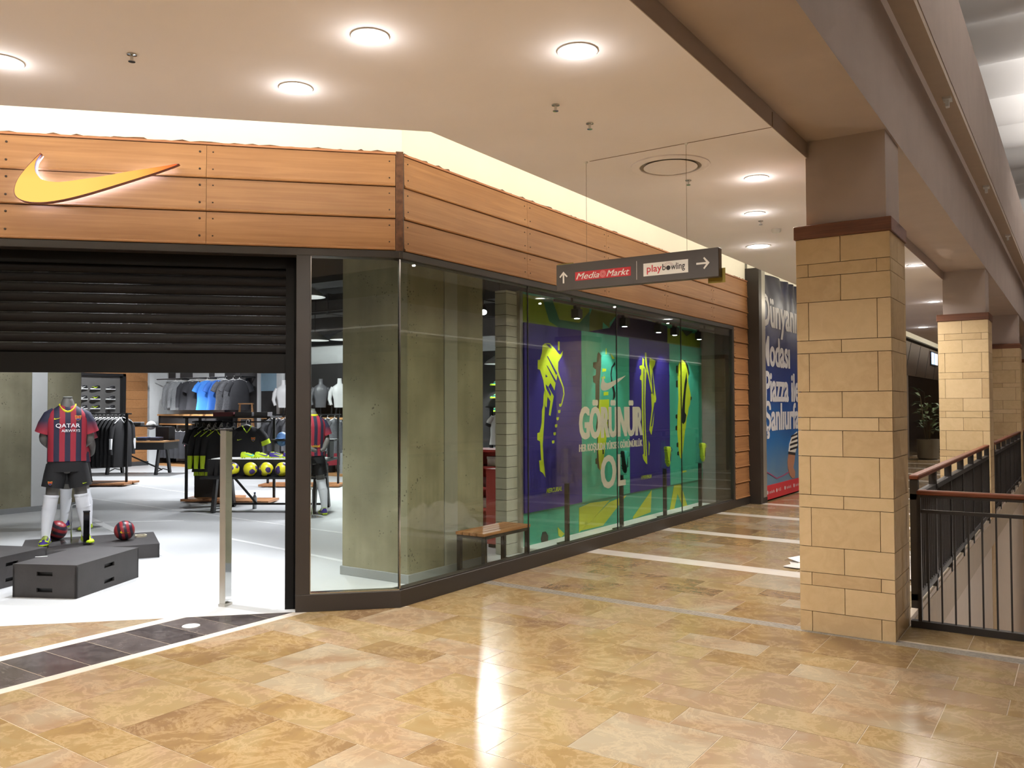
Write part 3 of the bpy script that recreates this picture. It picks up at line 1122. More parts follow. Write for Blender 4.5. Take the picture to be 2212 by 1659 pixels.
for x, z in ((2.6, 3.34), (2.3, 3.38)):
    BOX('standoff', (x, 0.02, z, x + 0.02, 0.075, z + 0.02), M['iron'], sg)

# ================================================================== SHOP SHELL
MB().box(-24, 15.2, 0, -4.85, 15.4, 4.6).build('wall_back', M['white_wall'], kind='structure')
MB().box(-24, -6, 0, -22.7, 15.2, 4.6).build('wall_left', M['white_wall'], kind='structure')
MB().prism([(-24, -6), (-24, -6.2), (-15.5, -6.2), (-15.5, -6)], 0, 4.6).build('wall_front_left', M['white_wall'], kind='structure')
MB().prism([(CX - .16, CY + .1), (CX - .16, 15.4), (-24, 15.4), (-24, -6), (CX - 11.2, CY - 11.0)], 4.2, 4.3).build('ceiling_shop', M['shop_dark'], kind='structure')
sb = struct('baseboard_back')
MB().box(-22.7, 15.17, 0, -4.9, 15.2, 0.1).build('baseboard', M['grey_wall'], sb)
# dark band under the shop ceiling along the back wall
MB().box(-22.7, 15.10, 3.22, -4.9, 15.2, 4.2).build('wall_back_soffit', M['shop_dark'], kind='structure')
# ducts and beams below the shop ceiling
for nm, b, lb in (('ceiling_duct', (-22, 9.0, 3.55, -6.4, 9.5, 3.95), 'dark square air duct under the shop ceiling, nearer one'),
                  ('ceiling_duct', (-22, 12.4, 3.6, -6.4, 12.9, 4.0), 'dark square air duct under the shop ceiling, farther one')):
    d_ = thing(nm, lb, 'duct', group='shop ceiling ducts')
    BOX('duct_body', b, M['shop_dark'], d_)
    for x in range(-21, -6, 2):
        BOX('duct_flange', (x, b[1] - .02, b[2] - .02, x + .05, b[4] + .02, b[5] + .02), M['charcoal'], d_)
        BOX('hanger_rod', (x + 1, b[1] + .2, b[5], x + 1.02, b[1] + .22, 4.2), M['iron'], d_)
for y_, z_, lb in ((10.6, 3.38, 'nearer'), (13.6, 3.42, 'farther')):
    t_ = thing('lighting_track', 'thin black lighting track under the shop ceiling, %s one' % lb, 'lighting track', group='shop lighting tracks')
    MB().bar((-20, y_, z_), (-9.3, y_, z_), 0.04, 0.04).build('track_bar', M['black'], t_)
    for x in range(-19, -9, 3):
        MB().bar((x, y_, z_), (x, y_, 4.195), 0.012).build('drop_rod', M['iron'], t_)


def column(x0, x1, ya, yb, yc, yd, label, cover=None):
    """pair of concrete columns with a pale cover strip over the joint between them"""
    c = thing('concrete_column', label, 'column')
    MB().box(x0, ya, 0, x1, yb, 4.2).build('near_shaft', M['concrete'], c, bevel=0.012)
    MB().box(x0, yc, 0, x1 - .005, yd, 4.2).build('far_shaft', M['concrete'], c, bevel=0.012)
    BOX('joint_cover', (x0, yb, 0, x1 + 0.004, yc, 4.2), cover or M['white_wall'], c)
    MB().box(x0 - .01, ya - .015, 0, x1 + .015, yd + .01, 0.085).build('base_trim', M['grey_wall'], c, bevel=0.003)
    return c


column(-6.12, -5.25, 6.04, 6.585, 6.79, 7.25, 'rough grey concrete column standing behind the glass corner', flat('cover_grey', (156, 154, 142)))
column(-15.0, -13.98, 5.2, 6.95, 7.19, 7.76, 'rough concrete column inside the shop at the left edge')

# end of the display wall in painted blockwork
bw = thing('block_pier', 'white painted blockwork pier at the left end of the window display', 'pier')
BOX('pier_core', (-5.47, 7.79, 0, -5.33, 8.02, 2.96), M['block_joint'], bw)
z = 0.0
while z < 2.93:
    h = 0.122
    BOX('block', (-5.475, 7.78, z + .003, -5.325, 8.03, min(z + h, 2.96) - .003), M['blockwork'], bw)
    z += h
BOX('edge_trim', (-5.335, 8.00, 0, -5.285, 8.06, 2.97), M['silver'], bw)

# ================================================================== WINDOW DISPLAY
PRINT = {
    'yellow1': [[(8.452,2.377),(8.511,2.402),(8.615,2.408),(8.721,2.356),(8.812,2.298),(8.853,2.284),(8.922,2.335),(8.906,2.278),(8.811,2.194),(8.801,2.098),(8.779,2.002),(8.747,1.938),(8.716,1.846),(8.626,1.935),(8.575,1.887),(8.7,1.776),(8.622,1.539),(8.584,1.552),(8.624,1.716),(8.556,1.77),(8.534,1.638),(8.51,1.654),(8.5,1.808),(8.463,1.963),(8.391,2.084),(8.343,2.09),(8.343,2.197),(8.392,2.199),(8.437,2.286)],[(8.501,1.886),(8.508,1.778),(8.492,1.592),(8.476,1.453),(8.458,1.315),(8.445,1.207),(8.458,1.053),(8.483,0.913),(8.503,0.816),(8.448,0.872),(8.382,0.901),(8.363,1.024),(8.409,1.025),(8.398,1.117),(8.387,1.246),(8.327,1.264),(8.328,1.343),(8.377,1.351),(8.406,1.408),(8.424,1.469),(8.431,1.608),(8.461,1.669),(8.467,1.777)],[(8.795,2.13),(8.813,2.067),(8.937,1.891),(8.955,1.806),(8.89,1.666),(8.865,1.666),(8.929,1.805),(8.911,1.884),(8.794,2.034)],[(8.825,1.685),(8.881,1.688),(8.878,1.656),(8.846,1.647),(8.825,1.656)],[(8.799,1.609),(8.855,1.612),(8.852,1.58),(8.821,1.57),(8.799,1.58)],[(8.762,1.522),(8.817,1.524),(8.814,1.493),(8.783,1.484),(8.761,1.494)],[(8.724,1.437),(8.779,1.439),(8.776,1.408),(8.745,1.399),(8.724,1.409)],[(8.69,1.342),(8.745,1.344),(8.741,1.312),(8.711,1.304),(8.69,1.314)],[(8.656,1.246),(8.71,1.247),(8.707,1.216),(8.676,1.208),(8.655,1.218)],[(8.804,2.441),(8.845,2.443),(8.844,2.336),(8.803,2.334)]],
    'purple1': [[(8.542,2.257),(8.572,2.246),(8.782,2.053),(8.757,2.033)],[(8.535,2.143),(8.565,2.129),(8.757,1.962),(8.738,1.938)],[(8.517,2.034),(8.558,2.009),(8.516,1.998)],[(8.516,1.914),(8.569,1.887),(8.634,1.81),(8.621,1.775),(8.527,1.871)],[(8.52,2.396),(8.615,2.393),(8.651,2.352),(8.609,2.355)]],
    'olive2': [[(9.844,2.367),(9.916,2.327),(9.907,2.171),(9.868,1.997),(9.858,1.789),(9.834,1.617),(9.809,1.377),(9.805,1.12),(9.825,0.948),(9.859,0.816),(9.802,0.855),(9.788,0.896),(9.738,0.909),(9.739,0.97),(9.782,0.981),(9.786,1.275),(9.758,1.378),(9.789,1.497),(9.791,1.669),(9.749,1.754),(9.751,1.951),(9.695,1.967),(9.681,2.043),(9.76,2.063),(9.768,2.131),(9.69,2.163),(9.691,2.222),(9.791,2.235),(9.814,2.34)]],
    'yellow2': [[(9.857,1.738),(10.132,1.748),(10.131,1.665),(10.105,1.441),(10.034,1.181),(9.944,0.873),(9.859,0.812),(9.825,0.965),(9.806,1.172),(9.825,1.548)],[(9.943,2.155),(10.055,2.153),(10.047,2.12),(9.943,2.108)],[(9.923,2.041),(10.016,2.053),(10.023,2.025),(9.93,1.998)],[(9.976,1.843),(10.111,1.848),(10.11,1.802),(9.975,1.794)],[(10.044,2.425),(10.07,2.431),(10.069,2.352),(10.039,2.344)],[(10.171,2.375),(10.305,2.302),(10.228,2.293)]],
    'black2': [[(10.305,2.257),(10.316,2.222),(10.23,2.174),(10.202,2.075),(10.227,1.988),(10.318,1.833),(10.309,1.776),(10.239,1.736),(10.256,1.828),(10.196,1.987),(10.179,2.092),(10.207,2.182)],[(10.083,1.476),(10.128,1.479),(10.126,1.353),(10.089,1.371)],[(9.929,1.132),(9.959,1.131),(9.965,1.027),(9.935,1.02)]],
    'yellow3': [[(11.182,2.361),(11.232,2.33),(11.23,2.239),(11.314,2.169),(11.286,2.022),(11.264,1.73),(11.266,1.366),(11.295,1.092),(11.315,0.81),(11.273,0.824),(11.185,0.888),(11.157,0.953),(11.199,0.969),(11.186,1.15),(11.155,1.296),(11.144,1.657),(11.149,1.946),(11.142,2.026),(11.092,2.035),(11.093,2.08),(11.135,2.109),(11.137,2.181),(11.083,2.188),(11.083,2.233),(11.167,2.246)],[(11.264,2.432),(11.311,2.435),(11.333,2.261),(11.408,2.098),(11.483,1.934),(11.517,1.842),(11.481,1.841),(11.365,2.097),(11.298,2.205),(11.266,2.314)],[(11.426,2.367),(11.632,2.329),(11.604,2.268),(11.523,2.204),(11.572,1.991),(11.644,1.759),(11.593,1.656),(11.525,1.36),(11.461,1.229),(11.393,1.308),(11.43,1.417),(11.486,1.62),(11.464,1.841),(11.499,1.86),(11.443,2.099),(11.411,2.246)],[(11.373,1.144),(11.407,1.096),(11.378,0.938),(11.36,0.939)]],
    'purple3': [[(11.213,2.202),(11.238,2.203),(11.221,1.729),(11.23,1.294),(11.266,0.929),(11.249,0.93),(11.205,1.294),(11.196,1.729)],[(11.576,1.712),(11.62,1.703),(11.481,1.361),(11.446,1.353),(11.511,1.545)],[(11.505,2.175),(11.546,1.991),(11.56,1.805),(11.517,1.86),(11.485,2.027)]],
    'yellow4': [[(12.512,2.338),(12.598,2.383),(12.752,2.394),(12.89,2.303),(12.925,2.223),(12.874,2.059),(12.934,1.939),(12.984,1.828),(12.948,1.675),(12.889,1.625),(12.861,1.534),(12.797,1.454),(12.773,1.334),(12.725,1.235),(12.686,1.097),(12.62,0.901),(12.588,0.812),(12.523,0.843),(12.471,0.947),(12.445,1.106),(12.419,1.302),(12.444,1.538),(12.479,1.774),(12.465,2.05),(12.449,2.207)],[(12.574,0.627),(12.778,0.63),(12.777,0.602),(12.573,0.599)]],
    'black4': [[(12.814,2.199),(12.832,2.058),(12.776,1.896),(12.742,1.735),(12.722,1.555),(12.788,1.511),(12.744,1.411),(12.661,1.365),(12.591,1.407),(12.594,1.532),(12.661,1.775),(12.727,2.016)],[(12.664,2.39),(12.777,2.387),(12.879,2.302),(12.939,2.183),(12.896,2.141),(12.837,2.26),(12.766,2.348)],[(12.401,2.284),(12.461,2.294),(12.458,2.168),(12.399,2.174)],[(12.391,2.048),(12.451,2.057),(12.448,1.947),(12.389,1.954)],[(12.365,1.519),(12.424,1.526),(12.423,1.455),(12.364,1.464)],[(12.356,1.343),(12.415,1.35),(12.414,1.275),(12.355,1.284)],[(12.395,1.078),(12.454,1.084),(12.452,1.009),(12.393,1.019)],[(12.416,0.94),(12.476,0.945),(12.474,0.879),(12.415,0.889)],[(12.983,1.808),(13.026,1.798),(13.014,1.753),(12.971,1.753)]],
    'merc': [[(8.455,0.605),(8.759,0.594),(8.455,0.646),(8.76,0.64)]],
    'merc3': [[(11.111,0.604),(11.521,0.593),(11.111,0.639),(11.522,0.635)]],
    'w_lime': [[(8.046,2.942),(9.648,2.954),(9.644,2.605),(8.044,2.616)],[(12.131,2.858),(13.473,2.847),(13.466,2.594),(12.125,2.599)]],
    'w_tealring': [[(8.479,2.97),(8.708,2.974),(8.883,2.715),(9.381,2.714),(9.647,2.888),(9.644,2.605),(8.882,2.613),(8.647,2.675)]],
    'w_olive': [[(9.739,2.963),(10.511,2.979),(10.209,2.781),(10.208,2.713),(10.016,2.777),(9.99,2.629),(9.644,2.605),(9.647,2.823)],[(11.553,2.964),(11.791,2.934),(11.667,2.773)]],
    'w_purple': [[(10.511,2.979),(12.131,2.884),(12.125,2.599),(9.379,2.586),(10.208,2.713)]],
    'w_dark': [[(12.689,2.873),(13.18,2.882),(12.894,2.78)],[(8.436,0.103),(8.474,0.177),(8.541,0.178),(8.594,0.122),(8.593,0.053),(8.454,0.042)]],
    'w_yel': [[(9.345,0.373),(9.639,0.408),(10.175,0.391),(9.704,0.197),(9.342,0.069)],[(10.174,0.368),(10.677,0.413),(9.979,0.078),(9.394,0.083)],[(10.884,0.089),(11.505,0.414),(11.47,0.098),(10.883,0.065)],[(12.336,0.422),(12.6,0.415),(12.864,0.033),(12.693,0.05),(12.464,0.282),(12.328,0.047),(12.167,0.056)],[(8.818,0.194),(8.977,0.094),(8.896,0.063),(8.837,0.091)]],
    'b_sleeve': [[(16.467,1.165),(16.115,1.083),(15.96,0.938),(15.892,0.806),(16.317,0.756),(16.478,0.918)]],
    'b_arm': [[(15.889,0.755),(16.316,0.734),(16.244,0.591),(16.175,0.489),(16.301,0.405),(16.274,0.291),(16.102,0.297),(15.946,0.368),(15.847,0.494),(15.821,0.615)]],
    'b_stripe': [[(16.488,1.134),(16.094,1.096),(16.05,1.061),(16.486,1.097)],[(16.485,1.06),(16.091,1.024),(16.047,0.983),(16.483,1.017)],[(16.481,0.973),(15.982,0.943),(15.959,0.902),(16.479,0.93)],[(16.477,0.887),(15.978,0.859),(15.955,0.818),(16.475,0.844)]],
    'b_cuff': [[(15.892,0.806),(16.317,0.765),(16.315,0.716),(15.869,0.756)]],
    'b_line': [[(14.407,0.534),(14.721,0.466),(15.14,0.352),(15.586,0.378),(15.896,0.416),(15.897,0.437),(15.566,0.4),(15.141,0.372),(14.722,0.486),(14.408,0.553)]],
}
C_YEL, C_PUR, C_TEAL, C_LIME = (196, 214, 40), (50, 38, 128), (60, 168, 140), (134, 158, 40)
FILL = {'yellow': flat('print_yellow', C_YEL), 'purple': flat('print_purple', C_PUR), 'olive': flat('print_olive', (64, 62, 42)), 'black': flat('print_black', (24, 30, 28)),
        'w_lime': flat('print_lime', C_LIME), 'w_tealring': flat('print_deepteal', (52, 120, 96)), 'w_olive': flat('print_wolive', (108, 118, 52)), 'w_purple': flat('print_wpurple', (44, 36, 84)),
        'w_dark': flat('print_wdark', (40, 54, 46)), 'w_yel': flat('print_wyel', (190, 200, 52))}
dw = thing('display_wall', 'printed teal and lime backdrop wall of the shop window', 'display wall')
BOX('backing', (-5.42, 8.05, 0.0, -5.30, 13.50, 2.98), M['charcoal'], dw)
BOX('teal_print', (-5.30, 8.06, 0.04, -5.292, 13.49, 2.97), flat('print_teal', C_TEAL), dw)
for i, kname in enumerate(k for k in PRINT if k.startswith('w_')):
    s = MB()
    for poly in PRINT[kname]:
        poly = [(min(max(a, 8.07), 13.48), min(max(b, 0.05), 2.96)) for a, b in poly]
        s.prism(poly, -5.292, -5.290 + 0.0007 * i, 'yz')
    s.build('printed_shapes', FILL[kname], dw)
PAN = [('purple', 8.06, 9.385, 1), ('teal', 9.385, 10.75, 2), ('purple', 10.75, 12.14, 3), ('teal', 12.14, 13.47, 4)]
PLAB = {1: 'purple hanging panel with a large yellow boot print, leftmost', 2: 'teal hanging panel with a dark and yellow boot print behind the lettering', 3: 'purple hanging panel with a slim yellow boot print', 4: 'teal hanging panel with a yellow boot print and black tick, rightmost'}
for cname, a, b, n_ in PAN:
    p = thing('boot_poster', PLAB[n_], 'poster panel', group='boot poster panels in the shop window')
    BOX('panel_board', (-5.285, a + .003, 0.44, -5.265, b - .003, 2.615), flat('panel_' + cname, C_PUR if cname == 'purple' else (70, 178, 150)), p)
    for q, kname in enumerate(k for k in PRINT if k[-1] == str(n_) and not k.startswith('merc') and k[:2] != 'b_'):
        s = MB()
        lay = {'yellow': 0, 'olive': 1, 'purple': 2, 'black': 3}[kname[:-1]]
        for poly in PRINT[kname]:
            s.prism(poly, -5.265, -5.2635 + 0.0009 * lay, 'yz')
        s.build('boot_print', FILL[kname[:-1]], p)
    if n_ == 1:
        text('lettering', 'MERCURIAL', 0.36, 0.055, FILL['yellow'], p, frame((-5.2625, 8.52, 0.63), (0, 1, 0), (0, 0, 1)), 0.02, 0.3)
    if n_ == 3:
        text('lettering', 'HYPERVENOM', 0.36, 0.055, FILL['yellow'], p, frame((-5.2625, 11.10, 0.60), (0, 1, 0), (0, 0, 1)), 0.02, 0.3)

# vinyl lettering on the inside of the window glass
vy = flat('vinyl_grey', (214, 204, 190))
wl = thing('window_lettering', 'pale grey vinyl slogan stuck on the shop window', 'lettering')
XG = -4.7275
fx = lambda y0, z0: frame((XG, y0, z0), (0, 1, 0), (0, 0, 1))
text('slogan_line', 'G\u00d6R\u00dcN\u00dcR', 1.65, 0.455, vy, wl, fx(8.375, 1.275), 0.022, thick=0.016)
text('slogan_line', 'HER KO\u015eULDA Y\u00dcKSEK G\u00d6R\u00dcN\u00dcRL\u00dcK', 1.65, 0.125, vy, wl, fx(8.365, 1.115), 0.012, thick=0.005)
text('slogan_line', 'OL', 0.63, 0.40, vy, wl, fx(8.885, 0.67), 0.02, thick=0.014)
MB().prism([(8.89 + a, 1.84 + b) for a, b in smooth_poly(tick_outline(0.66), 3)], XG - 0.0005, XG + 0.0005, 'yz').build('tick_mark', vy, wl)

# window base lighting strip and spotlights of the display
tr = thing('display_track', 'black lighting track above the window display', 'lighting track')
MB().bar((-4.95, 8.2, 2.86), (-4.95, 13.2, 2.86), 0.03, 0.03).build('track_bar', M['black'], tr)
MB().bar((-4.95, 8.6, 2.86), (-4.95, 8.6, 4.19), 0.02).bar((-4.95, 12.8, 2.86), (-4.95, 12.8, 4.19), 0.02).build('drop_rod', M['black'], tr)
lens_w = emit('spot_lens', (0.95, 0.97, 1.0), 25.0)
for yv, tgt, lb in ((8.72, 8.72, 'black track spotlight over the first purple panel'), (9.98, 10.05, 'black track spotlight over the first teal panel'), (11.05, 11.30, 'black track spotlight over the second purple panel'),
                    (11.62, 12.05, 'black track spotlight leaning between the last two panels'), (12.58, 12.85, 'black track spotlight over the last teal panel')):
    t = thing('track_spotlight', lb, 'spotlight', (-4.95, yv, 2.845), group='window display spotlights')
    MB().box(-0.02, -0.05, -0.04, 0.02, 0.05, 0.0).build('adapter', M['black'], t)
    MB().box(-0.05, -0.055, -0.15, 0.05, 0.055, -0.04).build('lamp_head', M['black'], t, bevel=0.006)
    MB().lathe([(0.001, -0.151), (0.032, -0.151), (0.032, -0.153), (0.001, -0.153)], 14).build('lens', lens_w, t)
    add_spot('spot_lamp', (0, 0, -0.17), 40 * K_SHOP, COOL, (-0.30, (tgt - yv), -0.9), 62, 0.5, 0.03, t)
BOX('display_floor', (-5.30, 8.03, 0.0, -4.82, 13.34, 0.06), M['white'], struct('floor_display'))
# return wall at the right end of the display
MB().box(-9.0, 13.52, 0, -4.85, 13.62, 4.2).build('wall_display_end', M['grey_wall'], kind='structure')

# ================================================================== HANGING DIRECTION SIGN
hs = thing('hanging_sign', 'long dark brown direction sign hanging on two wires from the ceiling', 'sign', (-2.685, 5.58, 2.635))
BOX('sign_board', (-0.645, -0.03, -0.1, 0.645, 0.03, 0.1), flat('sign_brown', (70, 62, 56), 0.45), hs, bevel=0.003)
for x in (-0.395, 0.405):
    MB().tube([(x, 0, 0.1), (x, 0, 0.865)], 0.0013, 6).build('wire', flat('wire_brown', (130, 108, 86)), hs)
    MB().lathe([(0.012, 0), (0.012, -0.012), (0.001, -0.012)], 10, (x, 0, 0.865)).build('wire_cap', M['white'], hs)
red = flat('sign_red', (196, 44, 52))
wht = flat('sign_white', (228, 222, 212))
blk = flat('sign_ink', (40, 32, 32))
BOX('red_panel', (-0.478, -0.0315, -0.035, -0.015, -0.030, 0.030), red, hs)
BOX('white_panel', (0.085, -0.0315, -0.052, 0.425, -0.030, 0.040), wht, hs)
BOX('divider', (0.030, -0.0312, -0.07, 0.0325, -0.030, 0.065), wht, hs)
fs = lambda x, z: frame((x, -0.0325, z), (1, 0, 0), (0, 0, 1))
text('lettering', 'Media', 0.195, 0.046, wht, hs, fs(-0.468, -0.026), 0.0, 0.35, thick=0.0012)
text('lettering', 'Markt', 0.185, 0.046, wht, hs, fs(-0.212, -0.026), 0.0, 0.35, thick=0.0012)
sw = MB()
for k in range(14):                          # pinwheel between the two words
    a0 = 2 * math.pi * k / 14
    pts = [(0.004 * math.cos(a0), 0.004 * math.sin(a0)), (0.027 * math.cos(a0 + 0.5), 0.027 * math.sin(a0 + 0.5)), (0.027 * math.cos(a0 + 0.72), 0.027 * math.sin(a0 + 0.72))]
    sw.prism([(-0.243 + x, -0.003 + z) for x, z in pts], -0.0328, -0.0318, 'xz')
sw.build('pinwheel_mark', flat('sign_pink', (226, 150, 146)), hs)
text('lettering', 'play', 0.115, 0.066, red, hs, fs(0.112, -0.041), 0.012)
text('lettering', 'b', 0.026, 0.046, blk, hs, fs(0.232, -0.022), 0.012)
text('lettering', 'wling', 0.105, 0.062, blk, hs, fs(0.296, -0.038), 0.01)
MB().prism([(0.277 + 0.0165 * math.cos(t * math.pi / 8), -0.007 + 0.0165 * math.sin(t * math.pi / 8)) for t in range(16)], -0.0328, -0.0318, 'xz').build('bowling_ball_mark', blk, hs)
ry = MB()
for k in range(9):
    a = math.pi * (0.12 + 0.76 * k / 8)
    c_, s_ = math.cos(a), math.sin(a)
    ry.prism([(0.277 + 0.022 * c_ - 0.0015 * s_, -0.003 + 0.022 * s_ + 0.0015 * c_), (0.277 + 0.042 * c_ - 0.003 * s_, -0.003 + 0.038 * s_ + 0.003 * c_), (0.277 + 0.042 * c_ + 0.003 * s_, -0.003 + 0.038 * s_ - 0.003 * c_), (0.277 + 0.022 * c_ + 0.0015 * s_, -0.003 + 0.022 * s_ - 0.0015 * c_)], -0.0328, -0.0318, 'xz')
ry.build('ray_mark', flat('sign_greypink', (196, 176, 172)), hs)
aw = MB()
aw.prism([(-0.5865, -0.045), (-0.5735, -0.045), (-0.5735, 0.035), (-0.5865, 0.035)], -0.033, -0.030, 'xz')
for sg_ in (-1, 1):
    aw.prism([(-0.58, 0.044), (-0.58 + sg_ * 0.036, 0.006), (-0.58 + sg_ * 0.028, -0.001), (-0.58, 0.026)], -0.0332, -0.030, 'xz')
aw.build('arrow_up', wht, hs)
aw = MB()
aw.prism([(0.485, -0.0065), (0.57, -0.0065), (0.57, 0.0065), (0.485, 0.0065)], -0.033, -0.030, 'xz')
for sg_ in (-1, 1):
    aw.prism([(0.581, 0.0), (0.543, sg_ * 0.042), (0.536, sg_ * 0.034), (0.562, 0.0)], -0.0332, -0.030, 'xz')
aw.build('arrow_right', wht, hs)
tp = flat('yellow_film', (150, 130, 44))
BOX('film_corner', (-0.668, 0.031, 0.045, -0.53, 0.034, 0.118), tp, hs)
BOX('film_corner', (0.545, 0.031, -0.135, 0.668, 0.034, -0.035), tp, hs)

# ================================================================== POST, HOARDING BANNER
pt = thing('corner_post', 'tall dark square post between the timber pier and the blue hoarding', 'post')
BOX('dark_face', (-4.92, 14.13, 0.0, -4.50, 14.28, 3.99), M['steel'], pt, bevel=0.003)
BOX('silver_face', (-4.92, 14.28, 0.10, -4.502, 14.47, 3.97), M['silver'], pt)
BOX('post_base', (-4.92, 14.27, 0.0, -4.497, 14.475, 0.10), M['steel'], pt)


def banner_print():
    m, nt, b = new_mat('banner_print')
    tc = N(nt, 'ShaderNodeTexCoord')
    sx = N(nt, 'ShaderNodeSeparateXYZ')
    L(nt, tc.outputs['Object'], sx.inputs[0])
    no = N(nt, 'ShaderNodeTexNoise')
    no.inputs['Scale'].default_value = 0.9
    L(nt, tc.outputs['Object'], no.inputs['Vector'])
    zz = math_n(nt, 'ADD', math_n(nt, 'MULTIPLY', sx.outputs[2], 0.25), math_n(nt, 'MULTIPLY', math_n(nt, 'SUBTRACT', no.outputs['Fac'], 0.5), 0.25))
    L(nt, ramp(nt, zz, [(0.08, c4((96, 132, 160))), (0.24, c4((34, 104, 170))), (0.45, c4((36, 66, 136))), (0.75, c4((34, 40, 92))), (0.95, c4((24, 24, 44)))]), b.inputs['Base Color'])
    b.inputs['Roughness'].default_value = 0.3
    return m


bn = thing('hoarding_banner', 'dark blue printed hoarding banner with white slogan beside the post', 'banner')
vs_, fs_ = [], []
NU, NV = 120, 60


def sheet_x(yv, zv):
    f = max(0.0, (zv - 3.15) / 0.8)
    return -4.54 + f * f * 0.035 * math.sin(yv * 11 + 2.2 * math.sin(yv * 3.1) + (zv - 3.2) * 5) - 0.02 * f + 0.003 * math.sin(yv * 5 + zv * 1.2)


for j in range(NV + 1):
    for i in range(NU + 1):
        yv, zv = 14.48 + 7.5 * i / NU, 0.03 + 3.93 * j / NV
        vs_.append((sheet_x(yv, zv), yv, zv))
for j in range(NV):
    for i in range(NU):
        a = j * (NU + 1) + i
        fs_.append((a, a + 1, a + NU + 2, a + NU + 1))
me = bpy.data.meshes.new('printed_sheet')
me.from_pydata(vs_, [], fs_)
me.materials.append(banner_print())
me.shade_smooth()
obj('printed_sheet', me, bn)
BOX('backing_board', (-4.75, 14.47, 0.0, -4.60, 22.0, 3.96), M['charcoal'], bn)
bt = flat('banner_text', (206, 204, 208))
on_sheet = lambda p: (sheet_x(p[1], p[2]) + 0.005 + (p[0] + 4.520), p[1], p[2])
fb = lambda y, z: frame((-4.520, y, z), (0, 1, 0), (0, 0, 1))
text('lettering', 'D\u00fcnyan\u0131n', 2.42, 0.74, bt, bn, fb(14.40, 2.86), 0.02, warp=on_sheet, thick=0.012)
text('lettering', 'Modas\u0131', 1.66, 0.53, bt, bn, fb(14.36, 2.34), 0.02, warp=on_sheet, thick=0.012)
text('lettering', 'Piazza ile', 2.10, 0.54, bt, bn, fb(14.52, 1.72), 0.02, warp=on_sheet, thick=0.012)
text('lettering', '\u015eanl\u0131urfa', 2.08, 0.66, bt, bn, fb(14.50, 1.08), 0.02, warp=on_sheet, thick=0.012)
BOX('red_band', (-4.545, 14.48, 0.03, -4.533, 21.9, 0.275), flat('banner_red', (196, 46, 56)), bn)
for y0, s_, w_ in ((14.60, 'sanliurfa', 0.30), (15.12, '415', 0.16), (15.62, '/sanliurfa', 0.30), (16.2, '/sanliurfa', 0.28)):
    text('small_print', s_, w_, 0.055, bt, bn, fb(y0 + .09, 0.13), 0.0, warp=lambda p: (-4.532, p[1], p[2]))
    MB().prism([(y0 + 0.035 * math.cos(t * math.pi / 5), 0.155 + 0.035 * math.sin(t * math.pi / 5)) for t in range(10)], -4.534, -4.5315, 'yz').build('round_mark', bt, bn)
for kname, rgb, dx in (('b_sleeve', (222, 216, 206), 0.0), ('b_stripe', (34, 30, 34), 0.0014), ('b_arm', (170, 118, 92), 0.0), ('b_cuff', (40, 34, 38), 0.002), ('b_line', (150, 70, 110), 0.0)):
    s = MB()
    for poly in PRINT[kname]:
        s.prism(poly, -4.545, -4.5335 + dx, 'yz')
    s.build('printed_figure', flat('banner_' + kname, rgb), bn)

# ------------------------------------------------------------------ shop fronts farther down the corridor
fs2 = struct('wall_corridor_far', label='dark shop front far down the corridor')
BOX('dark_fascia', (-4.9, 22.05, 2.62, -4.62, 42, 3.72), flat('far_fascia', (92, 74, 62)), fs2)
BOX('cove_wall', (-4.95, 14.6, 3.97, -4.85, 42, 4.5), M['cove_paint'], struct('wall_cove_far'))
for i in range(10):
    MB().bar((-4.615, 23 + i * 2.0, 2.64), (-4.615, 24.2 + i * 2.0, 3.70), 0.01, 0.02).build('fascia_groove', M['charcoal'], fs2)
BOX('dark_glazing', (-4.9, 29.8, 0.0, -4.66, 42, 2.62), flat('far_black', (20, 18, 20), 0.25), fs2)
BOX('lit_glazing', (-4.9, 22.05, 0.0, -4.66, 29.8, 2.62), flat('far_grey', (120, 106, 92), 0.4), fs2)
bs = thing('blue_shop_sign', 'small glowing blue shop sign far down the corridor', 'sign', (-4.60, 34.4, 3.18))
BOX('sign_box', (-0.02, -0.1, -0.05, 0.02, 1.6, 0.47), M['charcoal'], bs)
BOX('sign_light', (0.02, 0.0, 0.0, 0.03, 0.6, 0.42), emit('blue_light', (0.25, 0.45, 1.0), 5.0), bs)
BOX('sign_light', (0.02, 0.8, 0.0, 0.03, 1.5, 0.42), emit('white_light', (0.8, 0.85, 1.0), 2.0), bs)

